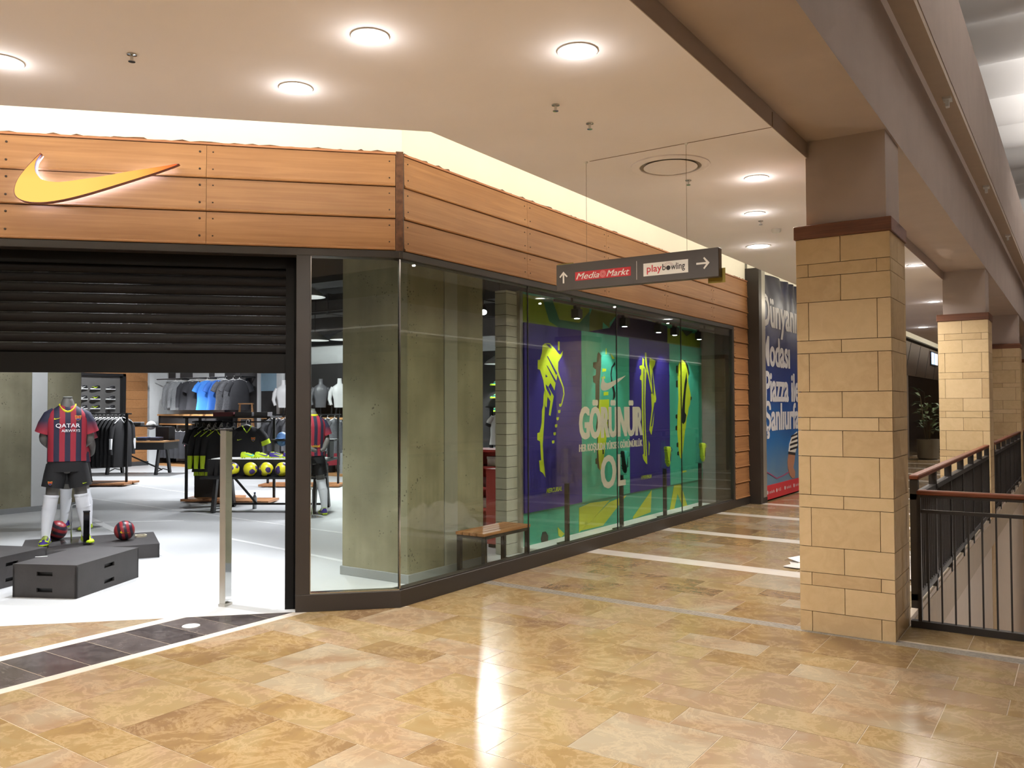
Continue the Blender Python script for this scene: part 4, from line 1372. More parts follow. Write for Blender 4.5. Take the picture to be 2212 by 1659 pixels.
# ------------------------------------------------------------------ potted plant between the pillars
pl = thing('potted_plant', 'tall leafy potted plant seen between the first two pillars', 'plant', (-3.95, 28.6, 0))
MB().lathe([(0.22, 0), (0.3, 0.05), (0.32, 0.62), (0.27, 0.62), (0.26, 0.56), (0.001, 0.55)], 16).build('pot', flat('plant_pot', (120, 112, 96)), pl, True)
leaf_m = pm('plant_leaf', (84, 100, 66), 0.5, var=0.3, scale=3)
for k in range(7):
    a = k * 0.9
    top_ = Vector((0.22 * math.cos(a), 0.22 * math.sin(a), 1.5 + 0.75 * random.random()))
    MB().tube([(0.05 * math.cos(a), 0.05 * math.sin(a), 0.55), (0.12 * math.cos(a), 0.12 * math.sin(a), 1.1), top_], [0.012, 0.009, 0.005], 6).build('stem', flat('plant_stem', (92, 78, 50)), pl)
    for q in range(7):
        b_ = a + random.uniform(-1.6, 1.6)
        p0 = Vector((0.08 * math.cos(a), 0.08 * math.sin(a), 0.62)).lerp(top_, 0.25 + 0.75 * q / 6)
        d = Vector((math.cos(b_), math.sin(b_), random.uniform(-0.25, 0.7))).normalized()
        sd_ = d.cross(Vector((0, 0, 1))).normalized()
        n_ = sd_.cross(d)
        ln, wd = random.uniform(0.28, 0.42), random.uniform(0.05, 0.075)
        p1 = p0 + d * ln * 0.5 + Vector((0, 0, 0.03))
        p2 = p0 + d * ln - Vector((0, 0, 0.06))
        s = MB()
        s.add([p0, p0 + d * ln * .2 + sd_ * wd * .7, p1 + sd_ * wd, p2, p1 - sd_ * wd, p0 + d * ln * .2 - sd_ * wd * .7, p1 - n_ * 0.015], [(0, 1, 6), (1, 2, 6), (2, 3, 6), (3, 4, 6), (4, 5, 6), (5, 0, 6)])
        s.add([v + n_ * 0.002 for v in (p0, p0 + d * ln * .2 + sd_ * wd * .7, p1 + sd_ * wd, p2, p1 - sd_ * wd, p0 + d * ln * .2 - sd_ * wd * .7, p1 - n_ * 0.015)], [(6, 1, 0), (6, 2, 1), (6, 3, 2), (6, 4, 3), (6, 5, 4), (6, 0, 5)])
        s.build('leaf', leaf_m, pl)

# ------------------------------------------------------------------ crumpled plastic sheeting on the floor behind the pillar
def plastic():
    m, nt, b = new_mat('plastic_sheet')
    b.inputs['Base Color'].default_value = c4((226, 220, 216))
    b.inputs['Roughness'].default_value = 0.25
    return m


ps = thing('plastic_sheet', 'crumpled white plastic sheeting on the floor behind the nearest pillar', 'plastic sheet', (-1.95, 9.25, 0))
vs_, fs_ = [], []
n_ = 34
for j in range(n_ + 1):
    for i in range(n_ + 1):
        u, v = i / n_ * 2 - 1, j / n_ * 2 - 1
        x = 0.62 * u + 0.10 * noise.noise(Vector((u * 2, v * 2, 3)))
        yv = 0.50 * v + 0.10 * noise.noise(Vector((u * 2, v * 2, 7)))
        e = max(0.0, 1 - (u * u + v * v) ** 0.9)
        z = 0.012 + e * (0.20 + 0.30 * abs(noise.noise(Vector((u * 2.3, v * 2.3, 1.3)))) + 0.10 * abs(noise.noise(Vector((u * 6, v * 6, 5)))))
        vs_.append((x, yv, z))
for j in range(n_):
    for i in range(n_):
        a = j * (n_ + 1) + i
        fs_ += [(a, a + 1, a + n_ + 2), (a, a + n_ + 2, a + n_ + 1)]
me = bpy.data.meshes.new('sheet')
me.from_pydata(vs_, [], fs_)
me.materials.append(plastic())
obj('sheet', me, ps)
MB().add([(-0.62, -0.1, 0.004), (-0.42, -0.28, 0.004), (-0.40, -0.02, 0.10), (-0.66, -0.2, 0.05)], [(0, 1, 2), (0, 2, 3), (0, 3, 1), (1, 3, 2)]).build('sheet_corner', M['white'], ps)

# ================================================================== SHOP LAMPS
def pendant(x, y, z, label, power, tgt=(0, 0, -1), angle=120):
    t = thing('pendant_lamp', label, 'pendant lamp', (x, y, z), group='white dish pendant lamps')
    MB().lathe([(0.03, 0.16), (0.05, 0.15), (0.10, 0.13), (0.22, 0.05), (0.26, 0.0), (0.25, 0.0), (0.21, 0.045), (0.09, 0.12), (0.001, 0.13)], 24, cap=False).build('dish_shade', M['white'], t, True)
    MB().sphere((0, 0, 0.075), 0.05, 12, 8).build('bulb', emit('bulb_glow', (0.95, 0.97, 1.0), 20.0) if 'bulb' not in M else M['bulb'], t, True)
    MB().tube([(0, 0, 0.15), (0, 0, 4.2 - z)], 0.008, 6).build('stem', M['black'], t)
    add_spot('pendant_light', (0, 0, 0.0), power * K_SHOP, COOL, tgt, angle, 0.5, 0.12, t)


M['bulb'] = emit('bulb_glow', (0.95, 0.97, 1.0), 20.0)
for x, y, z, lb, pw in ((-11.85, 11.0, 2.90, 'white dish pendant lamp in the shop beside the jamb', 420), (-11.30, 11.2, 2.90, 'white dish pendant lamp next to the concrete column', 420),
                        (-8.0, 11.5, 2.36, 'white dish pendant lamp left of the blockwork pier', 160), (-16.5, 11.0, 2.95, 'pendant lamp deep in the shop above the folded clothes table', 700),
                        (-20.0, 13.0, 2.95, 'pendant lamp near the back corner of the shop', 700), (-9.0, 8.2, 3.2, 'pendant lamp above the ball table', 500), (-13.0, 13.4, 3.0, 'pendant lamp in front of the bust shelf', 600)):
    pendant(x, y, z, lb, pw)


def shop_spot(x, y, z, tx, ty, tz, power, label, angle=75, blend=0.6):
    t = thing('shop_spotlight', label, 'spotlight', (x, y, z), group='black shop spotlights')
    d = Vector((tx - x, ty - y, tz - z)).normalized()
    MB().tube([(0, 0, 4.2 - z), (0, 0, 0)], 0.01, 6).build('stem', M['black'], t)
    MB().tube([-d * 0.06, d * 0.10], [0.045, 0.06], 14).build('lamp_head', M['black'], t)
    MB().tube([d * 0.1005, d * 0.103], 0.05, 14).build('lens', lens_w, t)
    add_spot('spot_lamp', d * 0.13, power * K_SHOP, COOL, d, angle, blend, 0.04, t)


shop_spot(-7.4, 4.4, 3.6, -6.9, 3.9, 0, 520, 'shop spotlight over the dark plinths', 95)
shop_spot(-6.4, 5.2, 3.6, -6.3, 4.4, 0, 330, 'shop spotlight over the entrance gate', 90)
shop_spot(-9.6, 6.4, 3.6, -9.2, 5.2, 0.8, 620, 'shop spotlight aimed at the front mannequin', 80)
shop_spot(-7.1, 3.7, 3.5, -9.3, 5.0, 1.1, 420, 'shop spotlight lighting the front of the striped shirt', 45)
shop_spot(-7.9, 10.9, 3.22, -6.0, 8.6, 0.5, 200, 'small bright shop spotlight left of the blockwork pier', 70)
shop_spot(-19.5, 11.5, 3.6, -22.5, 13.0, 1.9, 700, 'shop spotlight aimed at the shoe wall', 50)
shop_spot(-17.5, 12.0, 3.6, -20.6, 15.0, 1.9, 500, 'shop spotlight aimed at the hanging shirts', 60)
shop_spot(-13.8, 12.2, 3.6, -15.8, 15.0, 2.0, 450, 'shop spotlight aimed at the busts', 60)
shop_spot(-12.0, 5.5, 3.6, -14.0, 6.5, 1.2, 250, 'shop spotlight aimed at the left concrete column', 70)

# ================================================================== ENTRANCE GATE
ga = thing('security_gate', 'slim chrome anti theft gate standing in the shop entrance', 'security gate', (-5.975, 4.56, 0), R(18))
BOX('side_face', (-0.026, -0.040, 0.02, 0.0, 0.045, 1.46), M['chrome'], ga, bevel=0.004)
BOX('brushed_face', (-0.026, -0.048, 0.02, 0.026, -0.040, 1.46), M['silver'], ga)
BOX('mirror_panel', (0.0, -0.040, 0.04, 0.026, 0.045, 1.45), pm('gate_mirror', (210, 212, 214), 0.06, 1.0, var=0.02), ga)
BOX('top_cap', (-0.03, -0.052, 1.46, 0.03, 0.05, 1.478), M['charcoal'], ga, bevel=0.003)
BOX('foot_plate', (-0.032, -0.054, 0.0, 0.032, 0.052, 0.02), M['silver'], ga)

# ================================================================== PLINTHS
ply = pm('plinth_board', (60, 57, 57), 0.55, var=0.14, scale=5, bump=0.1)


def slot_face(parent, w, h, origin, xa, label):
    """board with two hand holes, standing at origin and running along xa"""
    za = Vector((0, 0, 1))
    m = frame(origin, xa, za)
    s = MB()
    holes = [(w / 2 - 0.075, w / 2 + 0.075, h * 0.18, h * 0.18 + 0.035), (w / 2 - 0.075, w / 2 + 0.075, h * 0.70, h * 0.70 + 0.035)] if h > 0.2 else [(w / 2 - 0.06, w / 2 + 0.06, h * 0.4, h * 0.4 + 0.03)]
    xs = sorted({0.0, w, holes[0][0], holes[0][1]})
    zs = sorted({0.0, h} | {v for q in holes for v in q[2:]})
    for i in range(len(xs) - 1):
        for j in range(len(zs) - 1):
            xc, zc = (xs[i] + xs[i + 1]) / 2, (zs[j] + zs[j + 1]) / 2
            if any(q[0] < xc < q[1] and q[2] < zc < q[3] for q in holes):
                continue
            b0 = len(s.v)
            s.box(xs[i], zs[j], -0.018, xs[i + 1], zs[j + 1], 0.0)
            s.v[b0:] = [tuple(m @ Vector(v)) for v in s.v[b0:]]
    s.build('side_board', ply, parent)


def plinth(corner, u, v, lu, lv, h, label):
    u, v = Vector((*u, 0)).normalized(), Vector((*v, 0)).normalized()
    c = Vector((*corner, 0))
    t = thing('display_plinth', label, 'plinth', c, group='dark display plinths in the entrance')
    slot_face(t, lu, h - .018, (0, 0, 0), u, '')
    slot_face(t, lv, h - .018, v * lv, -v, '')
    slot_face(t, lu, h - .018, v * lv + u * lu, -u, '')
    slot_face(t, lv, h - .018, u * lu, v, '')
    MB().prism([tuple((a * u + b * v).xy) for a, b in ((-.001, -.001), (lu + .001, -.001), (lu + .001, lv + .001), (-.001, lv + .001))], h - 0.018, h).build('top_board', ply, t)
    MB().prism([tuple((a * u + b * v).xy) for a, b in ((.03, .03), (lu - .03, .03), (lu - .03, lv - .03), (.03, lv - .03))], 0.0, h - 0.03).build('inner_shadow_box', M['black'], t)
    return t


# right handed: u then v counter clockwise, corner first
plinth((-7.80, 3.73), (0.896, 0.444), (-0.444, 0.896), 0.607, 0.94, 0.29, 'tall dark plinth with hand holes, nearest the entrance')
plinth((-8.12, 3.55), (-0.385, 0.923), (-0.923, -0.385), 0.88, 0.62, 0.29, 'tall dark plinth cut off by the left edge of the picture')
plinth((-8.51, 5.62), (-0.87, 0.49), (-0.49, -0.87), 1.0, 1.35, 0.15, 'low dark plinth under the front mannequin and striped ball')
tape = MB().lathe([(0.052, 0), (0.065, 0), (0.065, 0.022), (0.052, 0.022), (0.052, 0)], 20, cap=False).build('tape_roll', flat('tape_cream', (214, 204, 178)), None, True, loc=(-9.15, 5.80, 0.15))
tag(tape, 'roll of cream tape lying on the low plinth', 'tape roll')
for p, a, lb in (((-7.95, 4.05, 0.2905), 0.9, 'short white chalk scrap on top of the nearest plinth'),):
    s_ = BOX('paper_scrap', (-0.05, -0.008, 0, 0.05, 0.008, 0.002), M['white'], None, loc=p, rz=a)
    tag(s_, lb, 'paper scrap')

# ================================================================== SHOES
def shoe_mesh(studs=False):
    sec = [(-0.135, 0.022, 0.070), (-0.125, 0.033, 0.098), (-0.09, 0.039, 0.100), (-0.05, 0.039, 0.094), (-0.01, 0.041, 0.088), (0.03, 0.045, 0.072), (0.075, 0.047, 0.054), (0.115, 0.040, 0.042), (0.14, 0.022, 0.034), (0.148, 0.006, 0.028)]
    rings = []
    for x, hw, top in sec:
        rings.append([(x, hw * math.cos(math.pi * k / 8), 0.022 + (top - 0.022) * (math.sin(math.pi * k / 8) ** 0.7 if 0 < k < 8 else 0)) for k in range(9)])
    up_ = MB().loft(rings)
    out = [(-0.14, -0.02), (-0.13, -0.036), (-0.05, -0.036), (0.0, -0.04), (0.07, -0.05), (0.12, -0.042), (0.148, -0.02), (0.153, 0.0), (0.148, 0.02), (0.12, 0.042), (0.07, 0.05), (0.0, 0.04), (-0.05, 0.036), (-0.13, 0.036), (-0.14, 0.02)]
    so = MB().prism(out, 0.012 if studs else 0.0, 0.026)
    if studs:
        for x, y in ((-0.11, .022), (-0.11, -.022), (-0.07, .022), (-0.07, -.022), (0.05, .034), (0.05, -.034), (0.09, .034), (0.09, -.034), (0.12, 0)):
            so.box(x - .007, y - .007, 0, x + .007, y + .007, 0.012)
    tk = MB()
    for sd in (-1, 1):
        pts = smooth_poly([(-a + 0.085, b) for a, b in tick_outline(0.15)], 2)
        b0 = len(tk.v)
        tk.prism([(x, 0.034 + z * 0.9) for x, z in pts], 0, 0.003, 'xz')
        def fit(v):
            x, yv, z = v
            for (xa, ha, ta), (xb, hb, tb) in zip(sec[:-1], sec[1:]):
                if xa <= x <= xb:
                    f = (x - xa) / (xb - xa)
                    hw, tp_ = ha + (hb - ha) * f, ta + (tb - ta) * f
                    break
            else:
                hw, tp_ = 0.03, 0.06
            q = min(0.97, max(0.0, (z - 0.022) / (tp_ - 0.022)))
            sy = hw * math.sqrt(max(0.0, 1 - (q ** (1 / 0.7)) ** 2))
            return (x, sd * (sy + 0.0015 + yv), z)
        tk.v[b0:] = [fit(v) for v in tk.v[b0:]]
    lc = MB()
    for i in range(5):
        x = -0.02 + i * 0.017
        lc.tube([(x, -0.022, 0.090 - i * 0.006), (x + .006, 0, 0.098 - i * 0.0068), (x, 0.022, 0.090 - i * 0.006)], 0.003, 5)
    cl = MB().lathe([(0.030, 0.0), (0.034, 0.006), (0.028, 0.010), (0.024, 0.004)], 14, (-0.085, 0, 0.096), cap=False)
    return up_, so, tk, lc, cl


_sm = {}


def shoe(label, upper, sole, tick, lace, loc, rz=0.0, tilt=None, group=None, studs=False, scale=1.0, cat='shoe', parent=None):
    if studs not in _sm:
        _sm[studs] = shoe_mesh(studs)
    up_, so, tk, lc, cl = _sm[studs]
    t = thing('shoe', label, cat, loc, rz, group) if parent is None else parent
    up_.build('upper', upper, t, True)
    so.build('sole', sole, t)
    tk.build('tick_mark', tick, t)
    lc.build('laces', lace, t)
    cl.build('collar', lace, t, True)
    if tilt:
        t.rotation_euler = tilt
    if scale != 1.0:
        t.scale = (scale,) * 3
    return t


S_BLK, S_WHT, S_YEL, S_PUR, S_TEAL = flat('shoe_black', (34, 34, 36)), flat('shoe_white', (232, 232, 230)), flat('shoe_volt', (198, 226, 40)), flat('shoe_purple', (66, 50, 132)), flat('shoe_teal', (66, 196, 176))
S_GRY = flat('shoe_grey', (120, 120, 122))

# ================================================================== MANNEQUINS
SKIN = pm('mannequin_grey', (96, 92, 88), 0.55, var=0.05)
SOCK = pm('white_sock', (232, 233, 238), 0.85, var=0.02, bump=0.1, bscale=90)
NAVY, CLARET, VOLT = (40, 40, 62), (158, 40, 56), (226, 220, 40)


def stripe_mat():
    m, nt, b = new_mat('striped_shirt')
    tc = N(nt, 'ShaderNodeTexCoord')
    sx = N(nt, 'ShaderNodeSeparateXYZ')
    L(nt, tc.outputs['Object'], sx.inputs[0])
    no = N(nt, 'ShaderNodeTexNoise')
    no.inputs['Scale'].default_value = 6
    L(nt, tc.outputs['Object'], no.inputs['Vector'])
    x = math_n(nt, 'ADD', sx.outputs[0], math_n(nt, 'MULTIPLY', math_n(nt, 'SUBTRACT', no.outputs['Fac'], 0.5), 0.006))
    fr = math_n(nt, 'FRACT', math_n(nt, 'ADD', math_n(nt, 'DIVIDE', x, 0.108), 10.25))
    st = math_n(nt, 'LESS_THAN', fr, 0.5)
    L(nt, mixc(nt, st, c4(CLARET), c4(NAVY)), b.inputs['Base Color'])
    b.inputs['Roughness'].default_value = 0.7
    return m


def sleeve_mat():
    m, nt, b = new_mat('fading_sleeve')
    tc = N(nt, 'ShaderNodeTexCoord')
    sx = N(nt, 'ShaderNodeSeparateXYZ')
    L(nt, tc.outputs['Object'], sx.inputs[0])
    f = math_n(nt, 'DIVIDE', math_n(nt, 'SUBTRACT', sx.outputs[2], 1.22), 0.13, True)
    L(nt, mixc(nt, f, c4(CLARET), c4(NAVY)), b.inputs['Base Color'])
    b.inputs['Roughness'].default_value = 0.7
    return m


STRIPE, SLEEVE = stripe_mat(), sleeve_mat()
BLACKCLOTH = pm('black_cloth', (30, 29, 31), 0.8, var=0.15, scale=5)
CREST = [flat('crest_red', (190, 60, 50)), flat('crest_gold', (226, 178, 60)), flat('crest_blue', (60, 50, 120))]
JT = [(0.905, .198, .128), (0.98, .193, .122), (1.10, .188, .118), (1.25, .203, .128), (1.36, .210, .130), (1.43, .195, .112), (1.475, .150, .092), (1.51, .095, .075), (1.525, .078, .070)]


def jr(z):
    for (za, xa, ya), (zb, xb, yb) in zip(JT[:-1], JT[1:]):
        if za <= z <= zb:
            f = (z - za) / (zb - za)
            return xa + (xb - xa) * f, ya + (yb - ya) * f
    return JT[-1][1:] if z > 1 else JT[0][1:]


def sup(t, e=2.5):
    c_, s_ = math.cos(t), math.sin(t)
    return math.copysign(abs(c_) ** (2 / e), c_), math.copysign(abs(s_) ** (2 / e), s_)


def chest_y(x, z, back=False):
    rx, ry_ = jr(z)
    q = min(0.98, abs(x) / rx)
    yv = ry_ * (1 - q ** 2.5) ** (1 / 2.5)
    return yv if back else -yv


def skin_body(pts, edges, root):
    me = bpy.data.meshes.new('skeleton')
    me.from_pydata([p[:3] for p in pts], edges, [])
    o = bpy.data.objects.new('skeleton', me)
    COL.objects.link(o)
    md = o.modifiers.new('skin', 'SKIN')
    o.data.skin_vertices[0].data[root].use_root = True
    for i, p in enumerate(pts):
        r = p[3] if isinstance(p[3], tuple) else (p[3], p[3])
        o.data.skin_vertices[0].data[i].radius = r
    ss = o.modifiers.new('sub', 'SUBSURF')
    ss.levels = ss.render_levels = 2
    dg = bpy.context.evaluated_depsgraph_get()
    out = bpy.data.meshes.new_from_object(o.evaluated_get(dg))
    bpy.data.objects.remove(o)
    out.shade_smooth()
    out.materials.clear()
    out.materials.append(SKIN)
    return out


P_ = [(0, 0, .92, (.15, .10)), (0, 0, 1.10, (.13, .09)), (0, 0, 1.30, (.16, .10)), (0, 0, 1.44, (.09, .08)), (0, 0.005, 1.52, .058), (0, -0.005, 1.63, .056),
      (.155, 0, 1.41, .062), (.240, .03, 1.14, .050), (.10, .19, 1.01, .034), (.03, .215, .98, .028),
      (-.155, 0, 1.41, .062), (-.240, .03, 1.14, .050), (-.10, .19, 1.01, .034), (-.03, .215, .98, .028),
      (.10, 0, .84, .098), (.15, -.005, .50, .062), (.175, .02, .34, .058), (.20, .02, .085, .036), (.21, -.10, .035, .034),
      (-.10, 0, .84, .098), (-.15, -.005, .50, .062), (-.175, .02, .34, .058), (-.20, .02, .085, .036), (-.21, -.10, .035, .034)]
E_ = [(0, 1), (1, 2), (2, 3), (3, 4), (4, 5), (3, 6), (6, 7), (7, 8), (8, 9), (3, 10), (10, 11), (11, 12), (12, 13), (0, 14), (14, 15), (15, 16), (16, 17), (17, 18), (0, 19), (19, 20), (20, 21), (21, 22), (22, 23)]
_body = None


def crest(parent, cx_, cz, s, warp, name='crest'):
    sh_ = [(-.5, .5), (0, .42), (.5, .5), (.46, 0), (.3, -.35), (0, -.55), (-.3, -.35), (-.46, 0)]
    for i, (poly, mk) in enumerate((([(a, b) for a, b in sh_], 1), ([(-.42, .40), (-.03, .36), (-.03, .05), (-.42, .05)], 0), ([(.03, .36), (.42, .40), (.42, .05), (.03, .05)], 0), ([(-.36, -.06), (.36, -.06), (.24, -.32), (0, -.46), (-.24, -.32)], 2))):
        me_ = bpy.data.meshes.new(name)
        pts = [warp((cx_ + a * s, 0, cz + b * s), 0.007 + 0.0015 * i) for a, b in poly]
        me_.from_pydata(pts, [], [tuple(range(len(pts)))])
        me_.materials.append(CREST[mk])
        obj(name, me_, parent)


def mannequin(label, loc, rz, upper=True, sponsor=True, unicef=False):
    global _body
    t = thing('mannequin', label, 'mannequin', loc, rz, 'football mannequins')
    if _body is None:
        _body = skin_body(P_, E_, 0)
    body = obj('body', _body, t)
    MB().lathe([(0.046, 0), (0.050, 0.008), (0.036, 0.014), (0.001, 0.014)], 20, (0, -0.005, 1.603)).build('neck_cap', flat('neck_metal', (120, 122, 118), 0.35), body, True)
    n_ = 40
    rings = []
    for i in range(25):
        z = 0.905 + (1.525 - 0.905) * i / 24
        rx, ry_ = jr(z)
        ring = []
        for k in range(n_):
            c_, s_ = sup(2 * math.pi * k / n_)
            w_ = 1 + (0.03 if z < 1.2 else 0.012) * noise.noise(Vector((c_ * 2.5, s_ * 2.5, z * 4)))
            ring.append((rx * c_ * w_, ry_ * s_ * w_, z + (0.02 * (1 - s_) * 0 if z < 1.5 else -0.03 * max(0, -s_) * (1 - abs(c_)))))
        rings.append(ring)
    sh_ = MB().loft(rings, cap=False).build('shirt', STRIPE, t, True)
    for sd in (-1, 1):
        MB().tube([(sd * .11, 0, 1.435), (sd * .165, .0, 1.395), (sd * .205, .01, 1.31), (sd * .236, .02, 1.215)], [(.066, .07), (.078, .08), (.078, .084), (.077, .084)], 18).build('sleeve', SLEEVE, sh_, True)
    # V collar
    col_ = []
    for k in range(28):
        a = 2 * math.pi * k / 28
        c_, s_ = math.cos(a), math.sin(a)
        drop = 0.075 * max(0, -s_) ** 2.2 if s_ < 0 else 0
        rx = 0.082 + 0.02 * (drop / .075)
        col_.append(Vector((rx * c_, 0.076 * s_ - 0.028 * (drop / 0.075), 1.522 - drop)))
    MB().tube(col_ + col_[:2], [(.008, .017)] * 30, 6, cap=False).build('collar', flat('volt_collar', VOLT), sh_, True)

    def warp(p, d=0.004, back=False):
        x, _, z = p
        yv = chest_y(x, z, back)
        return (x, yv + (d if back else -d), z)
    if not unicef:
        mx = frame((-0.118, 0, 1.268), (1, 0, 0), (0, 0, 1))
        wt = flat('shirt_print', (236, 234, 236))
        text('sponsor_print', 'QATAR', 0.238, 0.052, wt, sh_, mx, 0.01, warp=lambda p: warp(p, 0.010))
        text('sponsor_print', 'AIRWAYS', 0.182, 0.030, wt, sh_, frame((-0.062, 0, 1.226), (1, 0, 0), (0, 0, 1)), 0.01, warp=lambda p: warp(p, 0.010))
        tk = [warp((-0.135 + a, 0, 1.365 + b), 0.009) for a, b in tick_outline(0.066)]
        me_ = bpy.data.meshes.new('tick_mark')
        me_.from_pydata(tk, [], [tuple(range(len(tk)))])
        me_.materials.append(flat('volt_collar', VOLT))
        obj('tick_mark', me_, sh_)
        crest(sh_, 0.100, 1.378, 0.062, lambda p, d: warp(p, d))
    else:
        text('sponsor_print', 'unicef', 0.15, 0.042, flat('gold_print', (228, 180, 40)), sh_, frame((0.075, 0, 1.035), (-1, 0, 0), (0, 0, 1)), 0.015, warp=lambda p: warp(p, 0.008, True))
    sr = MB()
    sr.loft([[(rx * sup(2 * math.pi * k / 24)[0], ry_ * sup(2 * math.pi * k / 24)[1], z) for k in range(24)] for z, rx, ry_ in ((.97, .178, .112), (.88, .192, .122), (.79, .205, .125))])
    for sd in (-1, 1):
        sr.tube([(sd * .095, 0, .86), (sd * .118, -.002, .74), (sd * .138, -.004, .62)], [(.105, .11), (.108, .112), (.112, .112)], 20)
    so = sr.build('shorts', BLACKCLOTH, t, True)
    crest(so, -0.165, 0.672, 0.045, lambda p, d: (p[0], -0.108 - d * 2, p[2]), 'crest_patch')
    tk = [(0.15 + a, -0.112, 0.655 + b) for a, b in tick_outline(0.045)]
    MB().prism([(p[0], p[2]) for p in tk], -0.118, -0.110, 'xz').build('tick_mark', S_YEL, so)
    for sd in (-1, 1):
        MB().tube([(sd * .146, -.003, .535), (sd * .157, .004, .45), (sd * .172, .022, .36), (sd * .188, .022, .22), (sd * .199, .018, .10), (sd * .202, .01, .06)], [.073, .070, .071, .056, .046, .046], 18).tube([(sd * .146, -.003, .538), (sd * .148, -.003, .515)], .076, 18).tube([(sd * .166, .016, .40), (sd * .167, .017, .392)], .0735, 18).build('sock', SOCK, t, True)
        b_ = thing('boot', None, None, (sd * .206, -0.045, 0.0))
        b_.rotation_euler = (0, 0, R(-90 + sd * 12))
        b_.parent = t
        shoe('', S_PUR if sd < 0 else S_YEL, S_YEL, S_YEL if sd < 0 else S_PUR, S_YEL, (0, 0, 0), studs=True, parent=b_)
    BOX('base_plate', (-0.05, -0.02, -0.012, 0.22, 0.28, 0.0), M['clear'], t)
    MB().tube([(.055, .12, 0), (.055, .12, .40), (.10, .06, .42)], .008, 8).build('support_rod', M['chrome'], t, True)
    return t


mannequin('headless grey mannequin in the striped sponsor shirt standing on the low plinth', (-9.33, 5.02, 0.165), R(64))
mannequin('headless mannequin in white socks hidden behind the front mannequin', (-11.45, 6.28, 0.013), R(20))
mannequin('headless mannequin seen from behind beside the door jamb', (-9.75, 9.0, 0.013), R(62 + 180 + 12), unicef=True)

ms = thing('boot_mirror', 'small dark mirrored block in front of the mannequin right boot', 'display block', (-9.12, 5.13, 0.15), R(64))
BOX('block_body', (-0.03, -0.02, 0.0, 0.03, 0.02, 0.36), M['black'], ms, bevel=0.003)
BOX('mirror_face', (-0.026, -0.0225, 0.01, 0.026, -0.020, 0.35), pm('dark_mirror', (70, 70, 74), 0.06, 1.0, var=0.05), ms)
BOX('block_cap', (-0.034, -0.024, 0.36, 0.034, 0.024, 0.372), M['black'], ms)

# ================================================================== BALLS
def ball_mat(name, kind):
    m, nt, b = new_mat(name)
    tc = N(nt, 'ShaderNodeTexCoord')
    if kind == 'striped':
        sx = N(nt, 'ShaderNodeSeparateXYZ')
        L(nt, tc.outputs['Object'], sx.inputs[0])
        no = N(nt, 'ShaderNodeTexNoise')
        no.inputs['Scale'].default_value = 9
        L(nt, tc.outputs['Object'], no.inputs['Vector'])
        a = math_n(nt, 'ADD', math_n(nt, 'ADD', math_n(nt, 'MULTIPLY', sx.outputs[0], 0.85), math_n(nt, 'MULTIPLY', sx.outputs[2], 0.5)), math_n(nt, 'MULTIPLY', no.outputs['Fac'], 0.02))
        st = math_n(nt, 'LESS_THAN', math_n(nt, 'FRACT', math_n(nt, 'ADD', math_n(nt, 'DIVIDE', a, 0.062), 10)), 0.5)
        L(nt, mixc(nt, st, c4((152, 42, 50)), c4((44, 34, 48))), b.inputs['Base Color'])
    else:
        vo_ = N(nt, 'ShaderNodeTexVoronoi')
        vo_.inputs['Scale'].default_value = 7.5
        vo_.inputs['Randomness'].default_value = 0.75
        L(nt, tc.outputs['Object'], vo_.inputs['Vector'])
        no = N(nt, 'ShaderNodeTexNoise')
        no.inputs['Scale'].default_value = 24
        L(nt, tc.outputs['Object'], no.inputs['Vector'])
        d = math_n(nt, 'ADD', vo_.outputs['Distance'], math_n(nt, 'MULTIPLY', no.outputs['Fac'], 0.3))
        L(nt, mixc(nt, math_n(nt, 'LESS_THAN', d, 0.56), c4((222, 214, 40)), c4((70, 52, 108))), b.inputs['Base Color'])
    b.inputs['Roughness'].default_value = 0.4
    return m


B_STR, B_YEL = ball_mat('striped_ball', 'striped'), ball_mat('volt_ball', 'volt')


def ball(label, loc, mat, rot, mark, group, r=0.11):
    t = thing('football', label, 'football', loc, 0, group)
    t.rotation_euler = rot
    MB().sphere((0, 0, 0), r, 28, 16).build('shell', mat, t, True)
    if mark is not None:
        pts = []
        for a, b in smooth_poly(tick_outline(0.10), 2):
            x, z = a - 0.05, b - 0.03
            n_ = math.sqrt(x * x + z * z + r * r)
            pts.append((x / n_ * (r + .002), -r / n_ * (r + .002), z / n_ * (r + .002)))
        me_ = bpy.data.meshes.new('tick_mark')
        me_.from_pydata(pts, [], [tuple(range(len(pts)))])
        me_.materials.append(mark)
        obj('tick_mark', me_, t)
    return t


ball('claret and navy striped football on the right end of the low plinth', (-9.06, 5.54, 0.262), B_STR, (0, R(20), R(62)), flat('tick_gold', (230, 190, 30)), 'striped footballs')
ball('claret and navy striped football behind the front mannequin leg', (-9.72, 5.12, 0.262), B_STR, (0, R(-30), R(30)), flat('tick_gold', (230, 190, 30)), 'striped footballs')

# ================================================================== BALL TABLE
tb = thing('ball_table', 'black trestle table with tiers holding yellow footballs and boots', 'table', (-10.72, 8.93, 0), R(31))
BOX('lower_tier', (-0.95, -0.28, 0.545, 0.95, 0.12, 0.575), M['black'], tb, bevel=0.003)
BOX('main_top', (-0.95, 0.02, 0.79, 0.95, 0.75, 0.83), M['black'], tb)
BOX('white_runner', (-0.9, 0.04, 0.83, 0.92, 0.42, 0.842), M['white'], tb)
BOX('riser', (-0.95, 0.02, 0.575, 0.95, 0.05, 0.79), M['black'], tb)
BOX('back_shelf', (-0.10, 0.50, 1.10, 0.95, 0.80, 1.13), M['black'], tb)
MB().box(-0.08, 0.52, 0.83, -0.04, 0.78, 1.10).build('shelf_support', M['black'], tb)
MB().box(0.84, 0.52, 0.83, 0.88, 0.78, 1.10).build('shelf_support', M['black'], tb)
